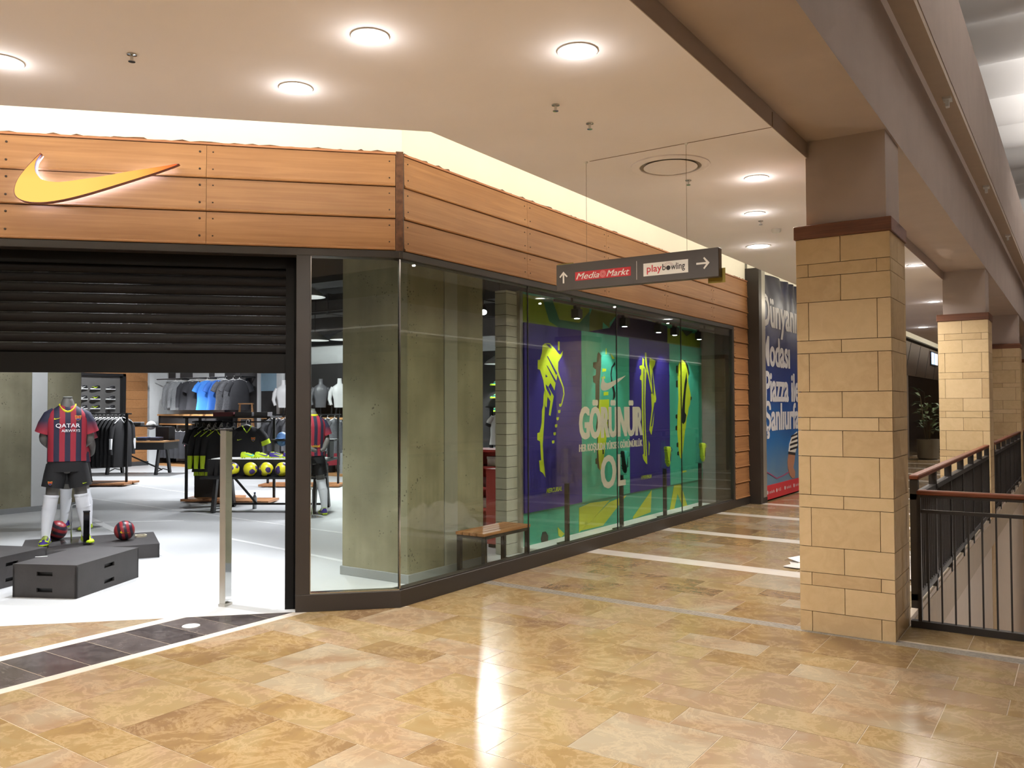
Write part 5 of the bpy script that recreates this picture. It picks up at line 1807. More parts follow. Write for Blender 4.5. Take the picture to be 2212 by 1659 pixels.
for xs in (-0.8, 0.8):
    for yb, yt in ((-0.12, 0.06), (0.74, 0.52)):
        MB().bar((xs, yb, 0.0), (xs, yt, 0.79), 0.05, 0.09).build('leg', M['black'], tb)
MB().bar((-0.8, 0.3, 0.72), (-0.25, 0.3, 0.1), 0.03).build('brace', M['black'], tb)
MB().bar((0.8, 0.3, 0.72), (0.25, 0.3, 0.1), 0.03).build('brace', M['black'], tb)
MB().bar((-0.8, 0.3, 0.1), (0.8, 0.3, 0.1), 0.03).build('brace', M['black'], tb)
T = tb.matrix_basis if False else Matrix.Translation((-10.72, 8.93, 0)) @ Matrix.Rotation(R(31), 4, 'Z')
for i, x in enumerate((-0.47, -0.18, 0.07, 0.33)):
    p = T @ Vector((x - 0.02, -0.14, 0.687))
    ball(['yellow football half hidden by the chrome gate', 'yellow football second from left on the table', 'yellow football third from left on the table', 'yellow football at the right end of the table'][i], p, B_YEL, (0.5 * i, 0.9 * i, R(31) + 0.7 * i), None, 'yellow footballs on the table', 0.112)
for i, (x, u, tkc) in enumerate(((-0.35, S_YEL, S_TEAL), (-0.12, S_YEL, S_PUR), (0.12, S_PUR, S_YEL), (0.35, S_PUR, S_YEL))):
    p = T @ Vector((x, 0.20, 0.842))
    shoe(['yellow boot with teal trim, leftmost on the ball table', 'yellow boot second from left on the ball table', 'purple and yellow boot third from left on the ball table', 'purple and yellow boot at the right of the ball table'][i], u, S_YEL, tkc, S_YEL, p, R(31 + 8), group='boots on the ball table', studs=True, scale=0.95, cat='boot')
for i, (x, rgb) in enumerate(((0.05, (90, 130, 180)), (0.40, (214, 200, 180)), (0.66, (206, 180, 176)))):
    p = T @ Vector((x, 0.64, 1.13))
    h_ = thing('cap', ['light blue cap on the back shelf of the ball table', 'cream cap on the back shelf of the ball table', 'pink and white cap on the back shelf of the ball table'][i], 'cap', p, R(31), 'caps on the back shelf')
    MB().sphere((0, 0, 0.0), (0.10, 0.11, 0.12), 14, 8).build('crown', flat('cap%d' % i, rgb), h_, True)
    MB().prism([(-0.08, -0.09), (-0.06, -0.17), (0, -0.19), (0.06, -0.17), (0.08, -0.09)], 0.01, 0.02).build('brim', flat('capb%d' % i, (180, 60, 70) if i else rgb), h_)
bo = thing('water_bottle', 'pale plastic bottle standing under the ball table', 'bottle', T @ Vector((-0.34, 0.45, 0)))
MB().lathe([(0.001, 0), (0.035, 0.0), (0.035, 0.17), (0.03, 0.2), (0.014, 0.23), (0.014, 0.25), (0.001, 0.25)], 14).build('bottle_body', flat('bottle_plastic', (196, 200, 204), 0.3), bo, True)
MB().lathe([(0.001, 0.25), (0.016, 0.25), (0.016, 0.27), (0.001, 0.27)], 12).build('bottle_cap', flat('bottle_cap', (70, 90, 130)), bo)

# ================================================================== HANGING CLOTHES
def garment_mesh(kind):
    n_ = 16
    if kind == 'tee' or kind == 'long':
        tab = [(0.0, .235, .045), (-0.02, .235, .05), (-0.25, .23, .055), (-0.45, .235, .055), (-0.58, .215, .06), (-0.66, .16, .055), (-0.71, .07, .04)]
        tab = [(z + 0.0, a, b) for z, a, b in tab]
        zs = [(-0.72, .25, .035), (-0.50, .235, .05), (-0.25, .235, .055), (-0.10, .215, .055), (-0.035, .15, .05), (0.0, .06, .035)]
        rings = [[(rx * sup(2 * math.pi * k / n_)[0] * (1 + .04 * math.sin(5 * k + z * 9)), ry_ * sup(2 * math.pi * k / n_)[1] * (1 + .2 * math.sin(3 * k + z * 7)), z) for k in range(n_)] for z, rx, ry_ in zs]
        b = MB().loft(rings)
        for sd in (-1, 1):
            if kind == 'tee':
                b.tube([(sd * .16, 0, -0.06), (sd * .24, 0, -0.16), (sd * .29, 0.0, -0.28)], [(.05, .06), (.05, .07), (.05, .07)], 10)
            else:
                b.tube([(sd * .16, 0, -0.06), (sd * .245, 0, -0.18), (sd * .28, 0.01, -0.42), (sd * .285, 0.0, -0.66)], [(.05, .06), (.045, .06), (.04, .05), (.032, .04)], 10)
    elif kind == 'coat':
        zs = [(-1.05, .24, .05), (-0.7, .24, .055), (-0.3, .235, .06), (-0.10, .215, .06), (-0.035, .15, .05), (0.0, .06, .035)]
        b = MB().loft([[(rx * sup(2 * math.pi * k / n_)[0], ry_ * sup(2 * math.pi * k / n_)[1] * (1 + .2 * math.sin(3 * k + z * 7)), z) for k in range(n_)] for z, rx, ry_ in zs])
        for sd in (-1, 1):
            b.tube([(sd * .16, 0, -0.06), (sd * .25, 0, -0.2), (sd * .285, 0.01, -0.5), (sd * .28, 0.0, -0.78)], [(.05, .06), (.05, .065), (.045, .055), (.04, .045)], 10)
    else:                                        # trousers or shorts
        ln = 0.5 if kind == 'shorts' else 0.95
        b = MB().loft([[(rx * sup(2 * math.pi * k / n_)[0], .04 * sup(2 * math.pi * k / n_)[1], z) for k in range(n_)] for z, rx in ((-0.25, .2), (-0.1, .19), (0.0, .17))])
        for sd in (-1, 1):
            b.tube([(sd * .1, 0, -.2), (sd * .11, 0, -ln)], [(.04, .1), (.035, .10)], 10)
    return b


_gm = {}


def garment(kind, mat, label, loc, rz, group, trim=None, scale=1.0, extra=None):
    t = thing('hanging_' + {'tee': 'shirt', 'long': 'sweatshirt', 'coat': 'jacket', 'shorts': 'shorts', 'trousers': 'trousers'}[kind], label, {'tee': 'shirt', 'long': 'sweatshirt', 'coat': 'jacket', 'shorts': 'shorts', 'trousers': 'trousers'}[kind], loc, rz, group)
    if kind not in _gm:
        _gm[kind] = garment_mesh(kind)
    g = _gm[kind].build('cloth', mat, t, True)
    h_ = MB()
    h_.tube([(-.17, 0, -.055), (-.05, 0, -.0), (0, 0, 0.02), (.05, 0, 0.0), (.17, 0, -.055)], .012, 6)
    h_.tube([(0, 0, 0.02), (0, 0, .07), (.02, 0, .095), (.04, 0, .085), (.04, 0, .06)], .005, 6)
    h_.build('hanger', M['white'], t, True)
    if trim:
        MB().tube([(-.065, -.03, .0), (-.04, -.05, -.05), (0, -.058, -.10), (.04, -.05, -.05), (.065, -.03, .0)], .010, 6).build('collar', trim, g, True)
        for sd in (-1, 1):
            if kind == 'tee':
                MB().tube([(sd * .265, 0, -.22), (sd * .292, 0, -.285)], [(.053, .073), (.053, .073)], 10).build('cuff', trim, g, True)
            else:
                MB().tube([(sd * .28, .01, -.44), (sd * .288, 0, -.665)], [(.046, .058), (.036, .044)], 10).build('cuff', trim, g, True)
                MB().tube([(sd * .12, -.05, -.02), (sd * .235, -.06, -.11)], [(.012, .006), (.012, .006)], 6).build('shoulder_line', trim, g, True)
    if scale != 1:
        t.scale = (scale,) * 3
    return t


G_GREY, G_CHAR, G_BLUE, G_BLUE2, G_DK = pm('marl_grey', (150, 152, 154), .85, var=.12, scale=40), pm('charcoal_cloth', (58, 58, 62), .85, var=.1), pm('bright_blue_cloth', (62, 136, 226), .7, var=.08), pm('deep_blue_cloth', (52, 110, 200), .7, var=.08), pm('dark_marl', (92, 92, 96), .85, var=.2, scale=30)

# shirts on the back wall rail
br = thing('wall_rail', 'long black clothes rail on the back wall of the shop', 'clothes rail', (-20.4, 14.85, 0))
MB().tube([(-1.9, -0.25, 2.48), (1.9, -0.25, 2.48)], 0.014, 8).build('rail_tube', M['black'], br)
MB().bar((-1.2, 0.35, 2.48), (-1.2, -0.25, 2.48), .03).build('bracket', M['black'], br)
MB().bar((0.1, 0.35, 2.48), (0.1, -0.25, 2.48), .03).build('bracket', M['black'], br)
MB().bar((1.8, 0.35, 2.48), (1.8, -0.25, 2.48), .03).build('bracket', M['black'], br)
for x, w_ in ((-1.3, 0.32), (-0.75, 0.55), (0.55, 0.22), (1.65, 0.22)):
    BOX('sign_tab', (x, -0.28, 2.50, x + w_, -0.26, 2.66), M['charcoal'], br)
GX = [(-21.40, 'long', G_GREY, 'light grey sweatshirt at the left end of the back wall rail'), (-21.15, 'long', G_GREY, 'second light grey sweatshirt on the back wall rail'), (-20.75, 'long', G_CHAR, 'charcoal sweatshirt beside the grey ones on the back wall rail'), (-20.42, 'tee', G_CHAR, 'charcoal shirt left of the blue shirt on the back wall rail'),
      (-19.90, 'tee', G_BLUE, 'bright blue shirt facing forward on the back wall rail'), (-19.52, 'tee', G_BLUE2, 'second blue shirt behind the bright blue one'), (-19.18, 'tee', G_DK, 'dark marl shirt right of the blue shirts'), (-18.86, 'tee', G_DK, 'dark marl shirt nearer the right end of the back wall rail'), (-18.60, 'tee', G_CHAR, 'charcoal shirt at the right end of the back wall rail')]
for i, (x, kd, mt, lb) in enumerate(GX):
    garment(kd, mt, lb, (x, 14.60 - (0.05 if mt is G_BLUE else 0), 2.40), R(52 if x < -19.6 else 68), 'shirts on the back wall rail', scale=1.12)
wp = struct('trim_1', label='dark panel behind the shirts on the back wall')
BOX('dark_panel', (-19.9, 15.12, 0.9, -18.45, 15.19, 2.62), M['charcoal'], wp)
su = thing('wall_shelf_unit', 'oak shelves with dark brackets under the hanging shirts', 'shelf unit', (-20.7, 14.9, 0))
BOX('upper_shelf', (-1.5, -0.35, 1.43, 1.15, 0.25, 1.475), M['pale_wood'], su)
BOX('lower_shelf', (-1.5, -0.30, 1.17, 0.0, 0.25, 1.21), M['pale_wood'], su)
BOX('front_panel', (-1.45, -0.28, 1.21, 1.1, -0.26, 1.43), M['charcoal'], su)
MB().tube([(-1.45, -0.2, 1.05), (0.0, -0.2, 1.05)], 0.012, 8).build('rail_tube', M['black'], su)
MB().box(-1.5, -0.3, 0.0, -1.45, 0.25, 1.43).build('upright', M['black'], su)
MB().box(0.0, -0.3, 0.0, 0.05, 0.25, 1.17).build('upright', M['black'], su)
MB().box(1.1, -0.3, 0.9, 1.15, 0.25, 1.43).build('upright', M['black'], su)
BOX('base_board', (-1.5, -0.35, 0.0, 0.1, 0.25, 0.06), M['pale_wood'], su)
for i in range(6):
    garment('trousers' if i < 5 else 'shorts', G_CHAR if i < 5 else flat('pink_cloth', (206, 150, 156)), 'dark trousers hanging under the oak shelf at the back' if i < 5 else 'pale pink shorts at the end of the dark trousers row', (-22.0 + i * 0.24, 14.68, 0.98), R(60), 'trousers under the back shelf', scale=0.8)

# ------------------------------------------------------------------ shoe wall on the left side wall
sw_ = struct('wall_shoe', label='cedar wall panel with a dark shoe niche')
for i in range(13):
    z0 = 0.12 + i * 0.255
    for y0, y1 in ((10.4, 12.0), (13.72, 14.45)):
        BOX('plank', (-22.70, y0, z0, -22.52, y1, z0 + 0.25), M['cedar'], sw_)
BOX('plank', (-22.70, 12.0, 2.60, -22.52, 13.72, 2.68), M['cedar'], sw_)
BOX('niche_back', (-22.70, 12.0, 1.45, -22.62, 13.72, 2.60), flat('niche_grey', (92, 90, 88)), sw_)
MB().box(-22.62, 13.66, 0.1, -22.46, 13.74, 2.62).box(-22.62, 11.95, 2.55, -22.46, 13.74, 2.62).box(-22.62, 11.95, 0.1, -22.46, 12.02, 2.62).build('niche_frame', M['black'], sw_)
BOX('base_board', (-22.70, 10.4, 0.0, -22.45, 14.45, 0.12), M['charcoal'], sw_)
BOX('lower_panel', (-22.70, 12.0, 0.12, -22.60, 13.72, 1.45), M['charcoal'], sw_)
for r_, zz in enumerate((2.17, 1.89, 1.63)):
    for c_, yy in enumerate((12.52, 12.88, 13.32)):
        rowt = ('top', 'middle', 'bottom')[r_]
        colt = ('left', 'centre', 'right')[c_]
        t_ = shoe('black %sshoe with white sole, %s row %s of the shoe wall' % ('and yellow ' if c_ == 1 else ('and white ' if c_ == 0 else ''), rowt, colt), S_BLK, S_WHT, S_YEL if c_ == 1 else (S_WHT if c_ == 0 else S_GRY), S_GRY, (-22.52, yy, zz), R(-70), group='shoes on the shoe wall', scale=1.15)
        MB().bar((0.0, 0.0, -0.004), (-0.0, -0.10, -0.004), 0.10, 0.006).build('display_peg', M['black'], t_)

# ------------------------------------------------------------------ black clothes rack
rk = thing('clothes_rack', 'free standing rack of black jackets on a wooden base', 'clothes rack', (-17.42, 10.15, 0), R(35))
BOX('base_board', (-0.6, -0.35, 0.03, 0.6, 0.05, 0.07), M['bench_wood'], rk)
BOX('base_board', (-0.6, 0.12, 0.03, 0.6, 0.42, 0.07), M['bench_wood'], rk)
for x in (-0.5, 0.5):
    for y_ in (-0.25, 0.3):
        MB().lathe([(0.03, 0.0), (0.03, 0.03)], 10, (x, y_, 0)).build('caster', M['black'], rk)
    MB().box(x - .02, -.02, 0.07, x + .02, .02, 1.55).build('post', M['black'], rk)
MB().tube([(-0.6, 0, 1.53), (0.6, 0, 1.53)], 0.014, 8).build('rail_tube', M['black'], rk)
Tk = Matrix.Translation((-17.42, 10.15, 0)) @ Matrix.Rotation(R(35), 4, 'Z')
for i in range(11):
    p = Tk @ Vector((-0.45 + i * 0.085, 0, 1.44))
    garment('coat', BLACKCLOTH, 'black jacket on the free standing rack' if i < 10 else 'black jacket with white shoulder stripe at the right end of the rack', p, R(35 + 62), 'black jackets on the rack', trim=(None if i < 10 else flat('stripe_white', (220, 220, 222))))

# ------------------------------------------------------------------ folded clothes table
ft = thing('trestle_table', 'dark trestle table with folded clothes at the back of the shop', 'table', (-19.75, 12.45, 0), R(31))
BOX('table_top', (-0.85, -0.42, 0.80, 0.85, 0.42, 0.84), M['pale_wood'], ft)
BOX('apron', (-0.83, -0.40, 0.62, 0.83, 0.40, 0.80), M['black'], ft)
for x in (-0.62, 0.62):
    for s_ in (-1, 1):
        MB().bar((x, s_ * 0.38, 0.0), (x, s_ * 0.22, 0.62), 0.05, 0.10).build('leg', M['black'], ft)
    MB().tube([(x, -0.36, 0.06), (x, 0, 0.13), (x, 0.36, 0.06)], 0.012, 6).build('foot_brace', M['black'], ft)
MB().bar((-0.6, 0, 0.62), (0.6, 0, 0.10), 0.03).build('brace', M['black'], ft)
MB().box(-0.80, 0.05, 0.84, -0.76, 0.40, 1.18).build('riser_box', M['charcoal'], ft)
MB().box(0.40, 0.05, 0.84, 0.74, 0.40, 1.18).build('riser_box', M['charcoal'], ft)
MB().box(-0.80, 0.05, 1.18, 0.40, 0.40, 1.21).build('riser_box', M['charcoal'], ft)
Tf = Matrix.Translation((-19.75, 12.45, 0)) @ Matrix.Rotation(R(31), 4, 'Z')


def folded(label, loc, rz, rgb, n_=3):
    t = thing('folded_stack', label, 'folded clothes', loc, rz, 'folded clothes stacks')
    for i in range(n_):
        MB().box(-0.13 + .006 * i, -0.11, 0.03 * i, 0.13, 0.11 - .005 * i, 0.03 * i + 0.028).build('folded_shirt', flat('fold_%d_%d' % (rgb[0], i), tuple(int(c * (0.8 + 0.15 * i)) for c in rgb)), t, bevel=0.008)


for i, (x, y_, z_, rgb, lb) in enumerate(((-0.42, -0.2, 0.84, (150, 50, 60), 'dark red folded stack on the back table'), (-0.10, -0.2, 0.84, (90, 98, 60), 'olive folded stack on the back table'), (0.22, -0.2, 0.84, (66, 84, 120), 'denim blue folded stack on the back table'),
                                       (0.55, -0.2, 0.84, (60, 66, 90), 'navy folded stack at the right of the back table'), (-0.45, 0.22, 1.21, (120, 84, 84), 'brown folded stack on the riser of the back table'), (-0.15, 0.22, 1.21, (110, 110, 112), 'grey folded stack on the riser of the back table'))):
    folded(lb, Tf @ Vector((x, y_, z_)), R(31), rgb)
hc = thing('cap', 'white cap on the riser of the back table', 'cap', Tf @ Vector((0.2, 0.22, 1.21)), R(31))
MB().sphere((0, 0, 0), (0.12, 0.12, 0.11), 14, 8).build('crown', M['white'], hc, True)
MB().prism([(-0.08, -0.09), (-0.06, -0.18), (0, -0.2), (0.06, -0.18), (0.08, -0.09)], 0.005, 0.015).build('brim', M['white'], hc)

# ------------------------------------------------------------------ black and yellow jersey gondola
gd = thing('jersey_gondola', 'tall black framed gondola of black and yellow jerseys behind the gate', 'clothes rack', (-12.49, 9.80, 0), R(31))
MB().box(-0.85, -0.30, 0.05, -0.81, -0.26, 1.47).build('post', M['black'], gd)
MB().box(-0.85, 0.26, 0.05, -0.81, 0.30, 1.47).build('post', M['black'], gd)
MB().box(0.62, -0.02, 0.05, 0.66, 0.02, 1.47).build('post', M['black'], gd)
BOX('side_panel', (-0.80, -0.02, 0.05, -0.30, 0.02, 1.42), M['charcoal'], gd)
BOX('top_board', (-0.88, -0.32, 1.47, 0.68, 0.32, 1.50), M['black'], gd)
MB().tube([(-0.8, -0.12, 1.40), (0.62, -0.12, 1.40)], 0.012, 8).build('rail_tube', M['black'], gd)
BOX('base_board', (-0.90, -0.36, 0.02, 0.0, 0.36, 0.06), M['bench_wood'], gd)
BOX('base_board', (-0.2, -0.62, 0.02, 0.75, -0.05, 0.06), M['bench_wood'], gd)
for x, w_, c_ in ((-0.35, 0.36, (96, 40, 44)), (0.04, 0.3, (60, 58, 60)), (0.38, 0.24, (70, 68, 70))):
    BOX('shelf_box', (x, -0.30, 1.50, x + w_, -0.05, 1.575), flat('shelf_box_%d' % c_[0], c_), gd)
Tg = Matrix.Translation((-12.49, 9.80, 0)) @ Matrix.Rotation(R(31), 4, 'Z')
for i in range(7):
    p = Tg @ Vector((-0.72 + i * 0.11, -0.12, 1.30))
    garment('tee', G_CHAR, 'dark shirt in the packed row on the jersey gondola', p, R(31 + 75), 'dark shirts on the jersey gondola')
for i in range(3):
    p = Tg @ Vector((-0.40 + i * 0.11, -0.42, 1.27))
    garment('long', BLACKCLOTH, ['black jersey with yellow sleeves, leftmost on the gondola', 'black jersey with yellow sleeves, second on the gondola', 'black jersey with yellow sleeves just left of the gate'][i], p, R(31 + 38), 'black and yellow jerseys', trim=S_YEL)
gj = garment('tee', BLACKCLOTH, 'black jersey with yellow V collar facing the entrance beside the gate', Tg @ Vector((0.32, -0.50, 1.34)), R(58), 'black and yellow jerseys', trim=S_YEL, scale=1.15)
crest(gj, 0.09, -0.2, 0.06, lambda p, d: (p[0], -0.066 - d, p[2]))
MB().prism([(-0.14 + a, -0.215 + b) for a, b in tick_outline(0.07)], -0.072, -0.066, 'xz').build('tick_mark', S_YEL, gj)
for i in range(4):
    p = Tg @ Vector((-0.62 + i * 0.10, -0.36, 0.72))
    t_ = thing('glove', 'black and yellow goalkeeper glove hanging low on the gondola', 'glove', p, R(58), 'gloves on the gondola')
    MB().box(-0.04, -0.015, -0.16, 0.04, 0.015, 0.0).build('glove_cuff', BLACKCLOTH, t_, bevel=0.01)
    for q in range(4):
        MB().tube([(-0.03 + q * .02, 0, -.16), (-0.033 + q * .022, 0, -.25)], .011, 6).build('finger', S_YEL, t_)
# second dark rack behind the ball table
r2 = thing('clothes_rack', 'dark clothes rack behind the ball table', 'clothes rack', (-13.6, 12.3, 0), R(31))
MB().tube([(-0.8, 0, 1.50), (0.8, 0, 1.50)], 0.014, 8).build('rail_tube', M['black'], r2)
for x in (-0.75, 0.75):
    MB().box(x - .02, -.02, 0.05, x + .02, .02, 1.5).build('post', M['black'], r2)
BOX('base_board', (-0.85, -0.3, 0.02, 0.85, 0.3, 0.06), M['bench_wood'], r2)
T2 = Matrix.Translation((-13.6, 12.3, 0)) @ Matrix.Rotation(R(31), 4, 'Z')
for i in range(10):
    garment('long', [G_CHAR, G_DK][i % 3 == 0], 'dark grey top on the rack behind the ball table', T2 @ Vector((-0.68 + i * 0.15, 0, 1.41)), R(31 + 65), 'dark tops behind the ball table')

# ------------------------------------------------------------------ bust shelf on the back wall
bu = thing('bust_shelf', 'oak wall shelf carrying grey and white torso busts', 'shelf unit', (-16.1, 14.85, 0))
BOX('upper_shelf', (-1.5, -0.35, 1.36, 1.5, 0.33, 1.41), M['pale_wood'], bu)
BOX('lower_shelf', (-1.5, -0.30, 1.06, 1.5, 0.33, 1.10), M['pale_wood'], bu)
BOX('front_panel', (-1.45, -0.25, 1.10, 1.45, -0.23, 1.36), M['charcoal'], bu)
BOX('back_panel', (-1.3, 0.26, 1.41, 1.5, 0.34, 2.76), M['charcoal'], bu)
BOX('base_board', (-1.5, -0.35, 0.0, 1.5, 0.25, 0.06), M['pale_wood'], bu)
MB().box(-1.5, -0.3, 0.06, -1.46, 0.25, 1.36).build('upright', M['black'], bu)
MB().box(1.46, -0.3, 0.06, 1.5, 0.25, 1.36).build('upright', M['black'], bu)
MB().tube([(-1.46, -0.1, 0.95), (1.46, -0.1, 0.95)], 0.012, 8).build('rail_tube', M['black'], bu)
for i, (x, w_, lb) in enumerate(((-16.93, True, 'white athletic torso bust left of the door jamb'), (-16.3, False, 'grey torso bust just right of the door jamb'), (-15.57, False, 'dark grey torso bust in the middle of the narrow pane'), (-14.92, True, 'white torso bust cut off by the concrete column'))):
    t_ = thing('torso_bust', lb, 'bust', (x, 14.65, 1.41), R(48), 'torso busts on the wall shelf')
    zs = [(0.24, .13, .09), (0.32, .135, .09), (0.44, .145, .095), (0.56, .175, .11), (0.66, .185, .11), (0.74, .165, .09), (0.79, .10, .07), (0.82, .058, .058), (0.90, .052, .052), (0.945, .05, .055)]
    n_ = 22
    mt = flat('bust_white', (226, 226, 226), .4) if w_ else flat('bust_grey', (104, 104, 108), .4)
    MB().loft([[(rx * sup(2 * math.pi * k / n_)[0], ry_ * sup(2 * math.pi * k / n_)[1] * (1 + 0.08 * math.cos(4 * math.pi * k / n_)), z) for k in range(n_)] for z, rx, ry_ in zs]).build('torso', mt, t_, True)
    for sd in (-1, 1):
        MB().tube([(sd * .15, 0, .72), (sd * .215, .0, .60), (sd * .24, -.01, .44), (sd * .20, -.05, .30)], [.06, .055, .045, .035], 12).build('arm', mt, t_, True)
    MB().tube([(0, 0, 0), (0, 0, .26)], .015, 8).build('stand_rod', M['black'], t_)
    MB().lathe([(.12, 0), (.12, .012), (.001, .014)], 16).build('stand_base', M['black'], t_)
for i in range(9):
    garment('long' if i % 2 else 'trousers', [G_CHAR, flat('claret_cloth', (140, 36, 50)), G_GREY][i % 3], ['charcoal trousers or top hanging under the bust shelf', 'claret top hanging under the bust shelf', 'light grey top hanging under the bust shelf'][i % 3], (-17.3 + i * 0.32, 14.72, 0.86), R(60), 'clothes under the bust shelf', scale=0.85)

# ------------------------------------------------------------------ opening with pale blue panel, step ladder
dr = struct('door_1', label='recess in the back wall with a pale blue board')
BOX('door_recess', (-18.38, 15.14, 0.0, -17.72, 15.19, 2.10), M['charcoal'], dr)
BOX('blue_board', (-18.38, 15.13, 2.10, -17.72, 15.19, 3.0), flat('pale_blue', (150, 178, 196)), dr)
BOX('door_frame', (-18.50, 15.10, 0.0, -18.38, 15.2, 3.2), M['white_wall'], dr)
BOX('door_frame', (-17.72, 15.10, 0.0, -17.60, 15.2, 3.2), M['white_wall'], dr)
ldr = thing('step_ladder', 'wooden A frame step ladder by the back wall recess', 'ladder', (-17.95, 14.3, 0), R(40))
for sd in (-1, 1):
    MB().bar((sd * .22, -.38, 0), (sd * .15, 0, 1.75), .03, .05).build('front_rail', M['pale_wood'], ldr)
    MB().bar((sd * .22, .38, 0), (sd * .15, 0, 1.75), .03, .05).build('rear_rail', M['pale_wood'], ldr)
for i in range(5):
    f = (i + 0.7) / 6
    w_ = .22 - .07 * f
    BOX('step', (-w_, -.38 * (1 - f) - .04, 1.75 * f - .012, w_, -.38 * (1 - f) + .06, 1.75 * f + .012), M['pale_wood'], ldr)
BOX('top_step', (-.18, -.10, 1.74, .18, .10, 1.77), M['pale_wood'], ldr)

# ================================================================== BEHIND THE CORRIDOR WINDOW
bc = thing('slatted_bench', 'wooden slatted bench on dark legs behind the shop window', 'bench', (-4.98, 7.05, 0))
for i in range(4):
    BOX('seat_slat', (-0.17 + i * 0.088, -0.42, 0.395, -0.17 + i * 0.088 + 0.076, 0.42, 0.425), M['bench_wood'], bc, bevel=0.003)
for x in (-0.15, 0.15):
    for y_ in (-0.38, 0.38):
        BOX('leg', (x - .02, y_ - .02, 0.0, x + .02, y_ + .02, 0.395), M['black'], bc)
MB().box(-.15, -.40, .03, .15, -.37, .06).build('foot_rail', M['black'], bc)
MB().box(-.15, .37, .03, .15, .40, .06).build('foot_rail', M['black'], bc)
BOX('seat_frame', (-0.17, -0.40, 0.365, 0.17, 0.40, 0.395), M['black'], bc)
rd = flat('red_lacquer', (196, 56, 44), 0.4)
rs = thing('red_shelf_unit', 'red lacquered shelf unit with boxes behind the slatted bench', 'shelf unit', (-6.15, 8.75, 0))
MB().box(-0.42, -0.2, 0.0, -0.38, 0.2, 1.12).build('frame_board', rd, rs)
MB().box(0.18, -0.2, 0.0, 0.22, 0.2, 1.12).build('frame_board', rd, rs)
MB().box(-0.42, 0.17, 0.0, 0.22, 0.2, 1.12).build('frame_board', rd, rs)
for z in (0.08, 0.36, 0.62, 0.88, 1.09):
    BOX('shelf_board', (-0.38, -0.2, z, 0.18, 0.17, z + 0.03), rd, rs)
for k, (z, rgb) in enumerate(((0.39, (206, 196, 186)), (0.65, (120, 60, 56)), (0.91, (214, 206, 196)))):
    bx = thing('shoe_box', ['pale box on the lowest red shelf', 'brown box on the middle red shelf', 'cream box on the upper red shelf'][k], 'box', (-6.25 + .1 * k, 8.72, z))
    BOX('box_body', (-.14, -.1, 0, .14, .1, .09), flat('box%d' % k, rgb), bx)
    BOX('box_lid', (-.145, -.105, .09, .145, .105, .12), flat('boxl%d' % k, tuple(int(c * .85) for c in rgb)), bx)
rp = thing('red_cabinet', 'plain red cabinet beside the blockwork pier', 'cabinet', (-5.72, 8.25, 0))
BOX('cabinet_body', (-0.14, -0.12, 0.04, 0.20, 0.22, 0.92), rd, rp, bevel=0.004)
BOX('cabinet_door', (-0.13, -0.128, 0.06, 0.19, -0.12, 0.90), flat('red_door', (206, 64, 52), 0.4), rp)
BOX('cabinet_base', (-0.12, -0.10, 0.0, 0.18, 0.20, 0.04), M['black'], rp)
ct = thing('counter_top', 'dark counter with stacked white boxes behind the red shelf', 'counter', (-7.0, 10.4, 0))
BOX('counter_slab', (-0.6, -0.3, 0.98, 0.6, 0.3, 1.03), M['charcoal'], ct)
MB().box(-0.58, -0.28, 0, -0.52, 0.28, 0.98).build('counter_leg', M['black'], ct)
MB().box(0.52, -0.28, 0, 0.58, 0.28, 0.98).build('counter_leg', M['black'], ct)
BOX('counter_front', (-0.52, -0.26, 0.1, 0.52, -0.22, 0.96), M['white'], ct)
rw = thing('shirt_stand', 'black stand holding a white hooded top behind the window gap', 'clothes stand', (-7.05, 10.2, 1.03))
MB().box(-0.22, -0.02, 0.0, -0.18, 0.02, 0.62).bar((-0.3, 0, 0.62), (0.25, 0, 0.62), 0.02).build('stand_frame', M['black'], rw)
BOX('stand_base', (-0.3, -0.1, 0, 0.1, 0.1, 0.015), M['black'], rw)
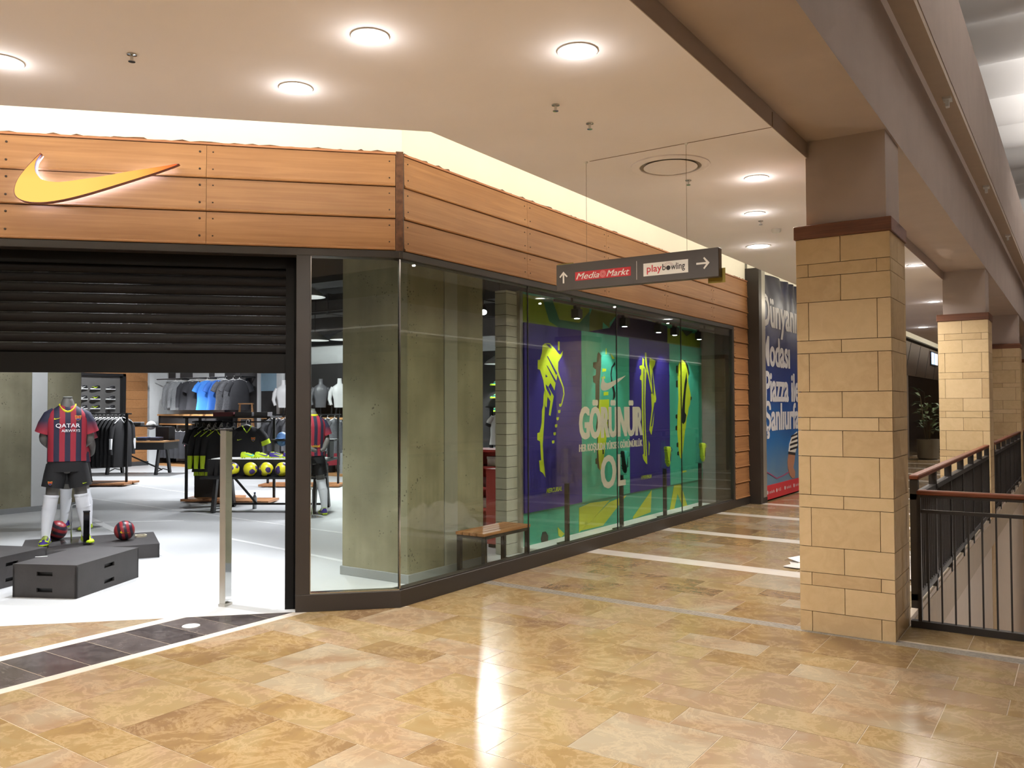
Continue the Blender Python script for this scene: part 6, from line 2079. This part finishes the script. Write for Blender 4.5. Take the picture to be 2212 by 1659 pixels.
garment('tee', flat('hood_white', (216, 214, 210)), 'white hooded top with black trim in the window gap', (-7.05, 10.14, 1.545), R(30), None, trim=BLACKCLOTH, scale=0.62)
pw_ = struct('wall_partition', label='dark partition seen through the window gap')
BOX('partition_board', (-9.2, 11.9, 0.0, -5.5, 12.0, 2.62), M['charcoal'], pw_)
for i, z in enumerate((2.02, 1.80, 1.57)):
    shoe(['teal and yellow shoe on the top peg of the dark partition', 'teal and yellow shoe on the middle peg of the dark partition', 'teal and yellow shoe on the lowest peg of the dark partition'][i], S_TEAL, S_YEL, S_BLK, S_YEL, (-8.30, 11.84, z), R(180), group='shoes on the dark partition', scale=0.9)

# pedestals with boots in the display
for i, (y_, lb) in enumerate(((8.55, 'slim dark pedestal with an empty clear boot stand'), (9.95, 'slim dark pedestal behind the letter L'), (11.33, 'slim dark pedestal in front of the second purple panel'), (12.68, 'slim dark pedestal at the right end of the display'))):
    t = thing('boot_pedestal', lb, 'pedestal', (-5.0, y_, 0.06), group='boot pedestals in the window')
    BOX('pole', (-0.022, -0.022, 0.0, 0.022, 0.022, 0.70), M['black'], t)
    BOX('foot', (-0.09, -0.09, 0.0, 0.09, 0.09, 0.012), M['black'], t)
    MB().box(-0.05, -0.07, 0.70, 0.05, 0.07, 0.71).box(-0.045, 0.05, 0.71, 0.045, 0.056, 0.80).box(-0.045, -0.056, 0.71, 0.045, -0.05, 1.10).box(-0.045, -0.05, 0.98, 0.045, 0.0, 0.985).build('clear_stand', M['clear'], t)
    if i:
        sh_ = shoe([None, 'teal, black and yellow boot standing on its toe behind the letter L', 'yellow boot with purple trim on the third pedestal', 'yellow boot with black tick on the last pedestal'][i], S_TEAL if i == 1 else S_YEL, S_BLK if i == 1 else S_YEL, [None, S_BLK, S_PUR, S_BLK][i], [None, S_TEAL, S_PUR, S_YEL][i], (-4.985, y_ + 0.01, 0.93), group='boots on window pedestals', studs=True, scale=1.0, cat='boot')
        sh_.rotation_euler = (R(0), R(82), R(60))
